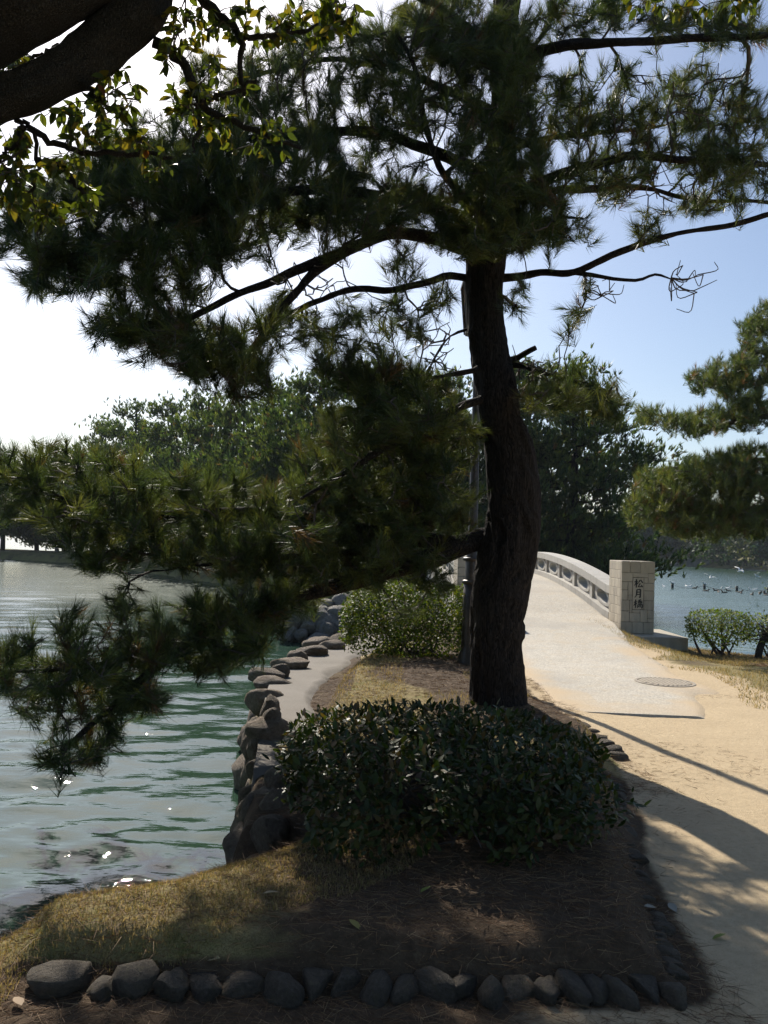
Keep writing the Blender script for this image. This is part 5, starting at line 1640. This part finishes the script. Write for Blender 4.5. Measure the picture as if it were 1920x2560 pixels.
DUCK, GULL, FLY = bird_mesh('duck'), bird_mesh('gull'), bird_mesh('fly')
for me_, f_ in ((DUCK, .75), (GULL, .75), (FLY, .7)): me_.transform(Matrix.Scale(f_, 4))
pp = []
for k, (px, py) in enumerate([(1681, 1470), (1761, 1472), (1842, 1477), (1920, 1480)]):
    p = G(px, py, WATER_Z); pp.append(p)
    po = thing('mooring_post', ['black post nearest the engraved pillar in the line of posts in the lake', 'second black post from the engraved pillar in the lake', 'third black post from the engraved pillar in the lake', 'black post in the lake at the right edge'][k], 'post', tuple(p), 'posts in the lake')
    obj('shaft', lathe([(.08, -.5), (.08, .27), (.06, .29), (0, .29)], 12).mesh('shaft', True), MAT['post'], po)
    obj('band', lathe([(.081, .18), (.086, .18), (.086, .23), (.081, .23)], 12).mesh('band', True), MAT['iron'], po)
    if k in (0, 1):
        gl = tag(obj('gull', GULL, MAT['gull'], None, (p[0], p[1], p[2] + .27), (0, 0, 2.6 + k)), ['white gull on the post nearest the pillar', 'white gull on the second post'][k], 'gull', 'gulls')
for k in range(3):
    u = np.linspace(0, 1, 14)[:, None]
    q = pp[k] * (1 - u) + pp[k + 1] * u; q[:, 2] += .2 - .18 * 4 * u[:, 0] * (1 - u[:, 0])
    a = Acc(); tube(a, q, .012, 5)
    tag(obj('rope', a.mesh('rope'), MAT['post']), ['rope between the first and second lake posts', 'rope between the second and third lake posts', 'rope between the third and last lake posts'][k], 'rope')
for k, (px, py) in enumerate([(1660, 1466), (1716, 1465), (1724, 1466), (1804, 1470), (1821, 1470), (1875, 1473), (1888, 1474)]):
    p = G(px, py, WATER_Z)
    tag(obj('gull', GULL, MAT['gull'], None, (p[0], p[1], p[2] - .05), (0, 0, random.uniform(0, 6))), 'white gull on the water, %s from the left along the line of posts' % ordw[k], 'gull', 'gulls on the water')
for k, (px, py, d) in enumerate([(1850, 1430, 45), (1775, 1446, 48), (1893, 1443, 46)]):
    p = P(px, py, d)
    tag(obj('flying_gull', FLY, MAT['gull'], None, tuple(p), (R(20), R(-10), random.uniform(0, 6))), ['white gull flying highest over the lake', 'white gull flying nearest the pillar', 'white gull flying low near the right edge'][k], 'gull', 'flying gulls')
for k, (px, py) in enumerate([(1736, 1471), (1765, 1478), (1790, 1477), (1797, 1480), (1811, 1482), (1822, 1478), (1849, 1481), (1853, 1483), (1879, 1487), (1899, 1485), (1900, 1482), (1910, 1481), (1914, 1484), (1915, 1488)]):
    p = G(px, py, WATER_Z)
    tag(obj('duck', DUCK, MAT['duck'], None, (p[0], p[1], p[2] - .02), (0, 0, random.uniform(0, 6))), 'small dark duck, %s from the left among the ducks swimming by the posts' % ordw[k], 'duck', 'ducks on the lake')

# ------------------------------------------------------------------ grass, litter, fallen leaves
def blades(n, region, hgt, wid, cols, seed, flat=0.0):
    g = np.random.default_rng(seed)
    xy = region(g, n)
    z = ground_z(xy[:, 0], xy[:, 1])
    n = len(xy)
    p = np.stack([xy[:, 0], xy[:, 1], z + (.006 if flat else 0)], -1)
    az = g.uniform(0, 6.28, n); lean = g.normal(0, .45, n) if not flat else g.uniform(-.12, .12, n)
    h = hgt * g.uniform(.5, 1.3, n)
    if flat:
        d = np.stack([np.cos(az), np.sin(az), lean], -1)
    else:
        d = norm(np.stack([np.cos(az) * np.sin(lean) * 1.4, np.sin(az) * np.sin(lean) * 1.4, np.cos(lean)], -1))
    s = norm(np.cross(d, g.normal(size=(n, 3)))) * wid * .5
    V = np.stack([p - s, p + s, p + d * h[:, None]], 1).reshape(-1, 3)
    C = np.repeat(cols[g.integers(0, len(cols), n)] * g.uniform(.7, 1.3, (n, 1)), 3, 0)
    return V, np.arange(len(V)).reshape(-1, 3), C


GC = np.array([(.30, .23, .11), (.24, .19, .085), (.36, .28, .15), (.15, .155, .055), (.40, .31, .17)])
NC = np.array([(.17, .095, .05), (.24, .14, .075), (.12, .07, .04), (.30, .20, .11)])


def reg_bank(g, n):
    xy = np.stack([g.uniform(-2.6, .3, n), g.uniform(2.6, 4.7, n)], -1)
    s = sdist(xy[:, 0], xy[:, 1], LAND)
    return xy[(s > .30 + .15 * g.uniform(size=len(s))) & (s < 1.25) & ~((xy[:, 1] < 3.05) & (xy[:, 0] > -1.2))]


def reg_bed(g, n):
    xy = np.stack([g.uniform(-.6, 1.7, n), g.uniform(5.0, 12, n)], -1)
    s = sdist(xy[:, 0], xy[:, 1], BED)
    k = vnoise(np.stack([xy[:, 0] * 1.6, xy[:, 1] * 1.2, 0 * s], -1), 77)
    return xy[(s > .05) & ((xy[:, 0] < .25) | (k > .25))]


def reg_right(g, n):
    xy = np.stack([g.uniform(3.8, 9.5, n), g.uniform(8, 17, n)], -1)
    s = sdist(xy[:, 0], xy[:, 1], LAND)
    k = vnoise(np.stack([xy[:, 0], xy[:, 1], 0 * s], -1), 78)
    return xy[(s > .05) & (xy[:, 0] > 3.9 + .35 * k) & (k > -.35)]


a = Acc()
for n, reg, h, w, sd in ((70000, reg_bank, .022, .0035, 1), (16000, reg_bed, .045, .005, 2), (34000, reg_right, .05, .008, 3)):
    V, T, C = blades(n, reg, h, w, GC, sd); a.add(V, None, T, C)
tag(obj('grass', a.mesh('grass'), MAT['grass']), 'short dry grass on the banks and round the pine', 'grass', kind='stuff')


def reg_l1(g, n):
    xy = np.stack([g.uniform(-2.4, 1.3, n), g.uniform(2.5, 5.2, n)], -1)
    return xy[sdist(xy[:, 0], xy[:, 1], LAND) > .05]


def reg_l2(g, n):
    xy = np.stack([g.uniform(-.7, 1.9, n), g.uniform(5.5, 11, n)], -1)
    k = vnoise(np.stack([xy[:, 0] * 1.6, xy[:, 1] * 1.2, 0 * n + 0 * xy[:, 0]], -1), 77)
    return xy[k < .35]


def reg_l3(g, n):
    xy = np.stack([g.uniform(1.2, 5.5, n), g.uniform(3.0, 9.5, n)], -1)
    k = vnoise(np.stack([xy[:, 0] * .8, xy[:, 1] * .9, 0 * xy[:, 0]], -1), 79)
    return xy[k > .05]


def reg_l4(g, n):
    xy = np.stack([g.uniform(4.8, 9, n), g.uniform(12.5, 16, n)], -1)
    return xy[(sdist(xy[:, 0], xy[:, 1], LAND) > .05)]


a = Acc()
for n, reg, h, w, sd in ((30000, reg_l1, .10, .0022, 11), (16000, reg_l2, .10, .003, 12), (7000, reg_l3, .09, .0028, 13), (9000, reg_l4, .11, .006, 14)):
    V, T, C = blades(n, reg, h, w, NC, sd, 1.0); a.add(V, None, T, C)
tag(obj('needle_litter', a.mesh('needle_litter'), MAT['litter']), 'fallen brown pine needles scattered over the ground', 'pine needles', kind='stuff')

g = np.random.default_rng(88)
FLV = leaf_proto(1, .55, .2, .1)
for k, (px, py, col, lab) in enumerate([(268, 2535, (.35, .26, .09), 'yellow fallen leaf at the bottom left below the edging stones'), (55, 2490, (.34, .24, .15), 'pale curled fallen leaf beside the small stone at bottom left'), (550, 2410, (.33, .28, .16), 'pale fallen leaf on the slope above the edging stones'), (870, 2372, (.28, .24, .08), 'yellowish fallen leaf in the shade under the clipped bush'),
                                        (655, 2305, (.36, .30, .20), 'small pale leaf on the lit strip of the bank'), (1672, 2238, (.40, .38, .32), 'white fallen leaf beside the side stones'), (1640, 2255, (.36, .34, .28), 'grey fallen leaf under the white one by the side stones'), (1050, 2290, (.2, .22, .06), 'greenish leaf lying under the middle of the clipped bush'), (1815, 2315, (.22, .26, .06), 'green fallen leaf on the sandy path')]):
    p = G(px, py, .05); z = float(ground_z(p[0:1], p[1:2])[0])
    me = mesh_np('fallen_leaf', FLV[0], FLV[1], np.repeat([col], len(FLV[0]), 0), True)
    o = tag(obj('fallen_leaf', me, MAT['litter'], None, (p[0], p[1], z + .018), (g.uniform(-.3, .3), g.uniform(-.3, .3), g.uniform(0, 6))), lab, 'leaf', 'fallen leaves')
    o.scale = (.065,) * 3

# ------------------------------------------------------------------ haze over the lake
m = M('lake haze')
m.N.remove(m.b)
pv = m.n('ShaderNodeVolumePrincipled')
pv.inputs['Color'].default_value = (.80, .88, 1.0, 1)
pv.inputs['Density'].default_value = .0003
pv.inputs['Anisotropy'].default_value = .1
m.L.new(pv.outputs[0], m.out.inputs['Volume'])
a = Acc(); a.add(box_v(-660, 660, -60, 680, -3.5, 22), BOXQ)
hz = tag(obj('haze', a.mesh('haze'), m.m), 'thin bluish haze over the lake', 'haze', kind='stuff')
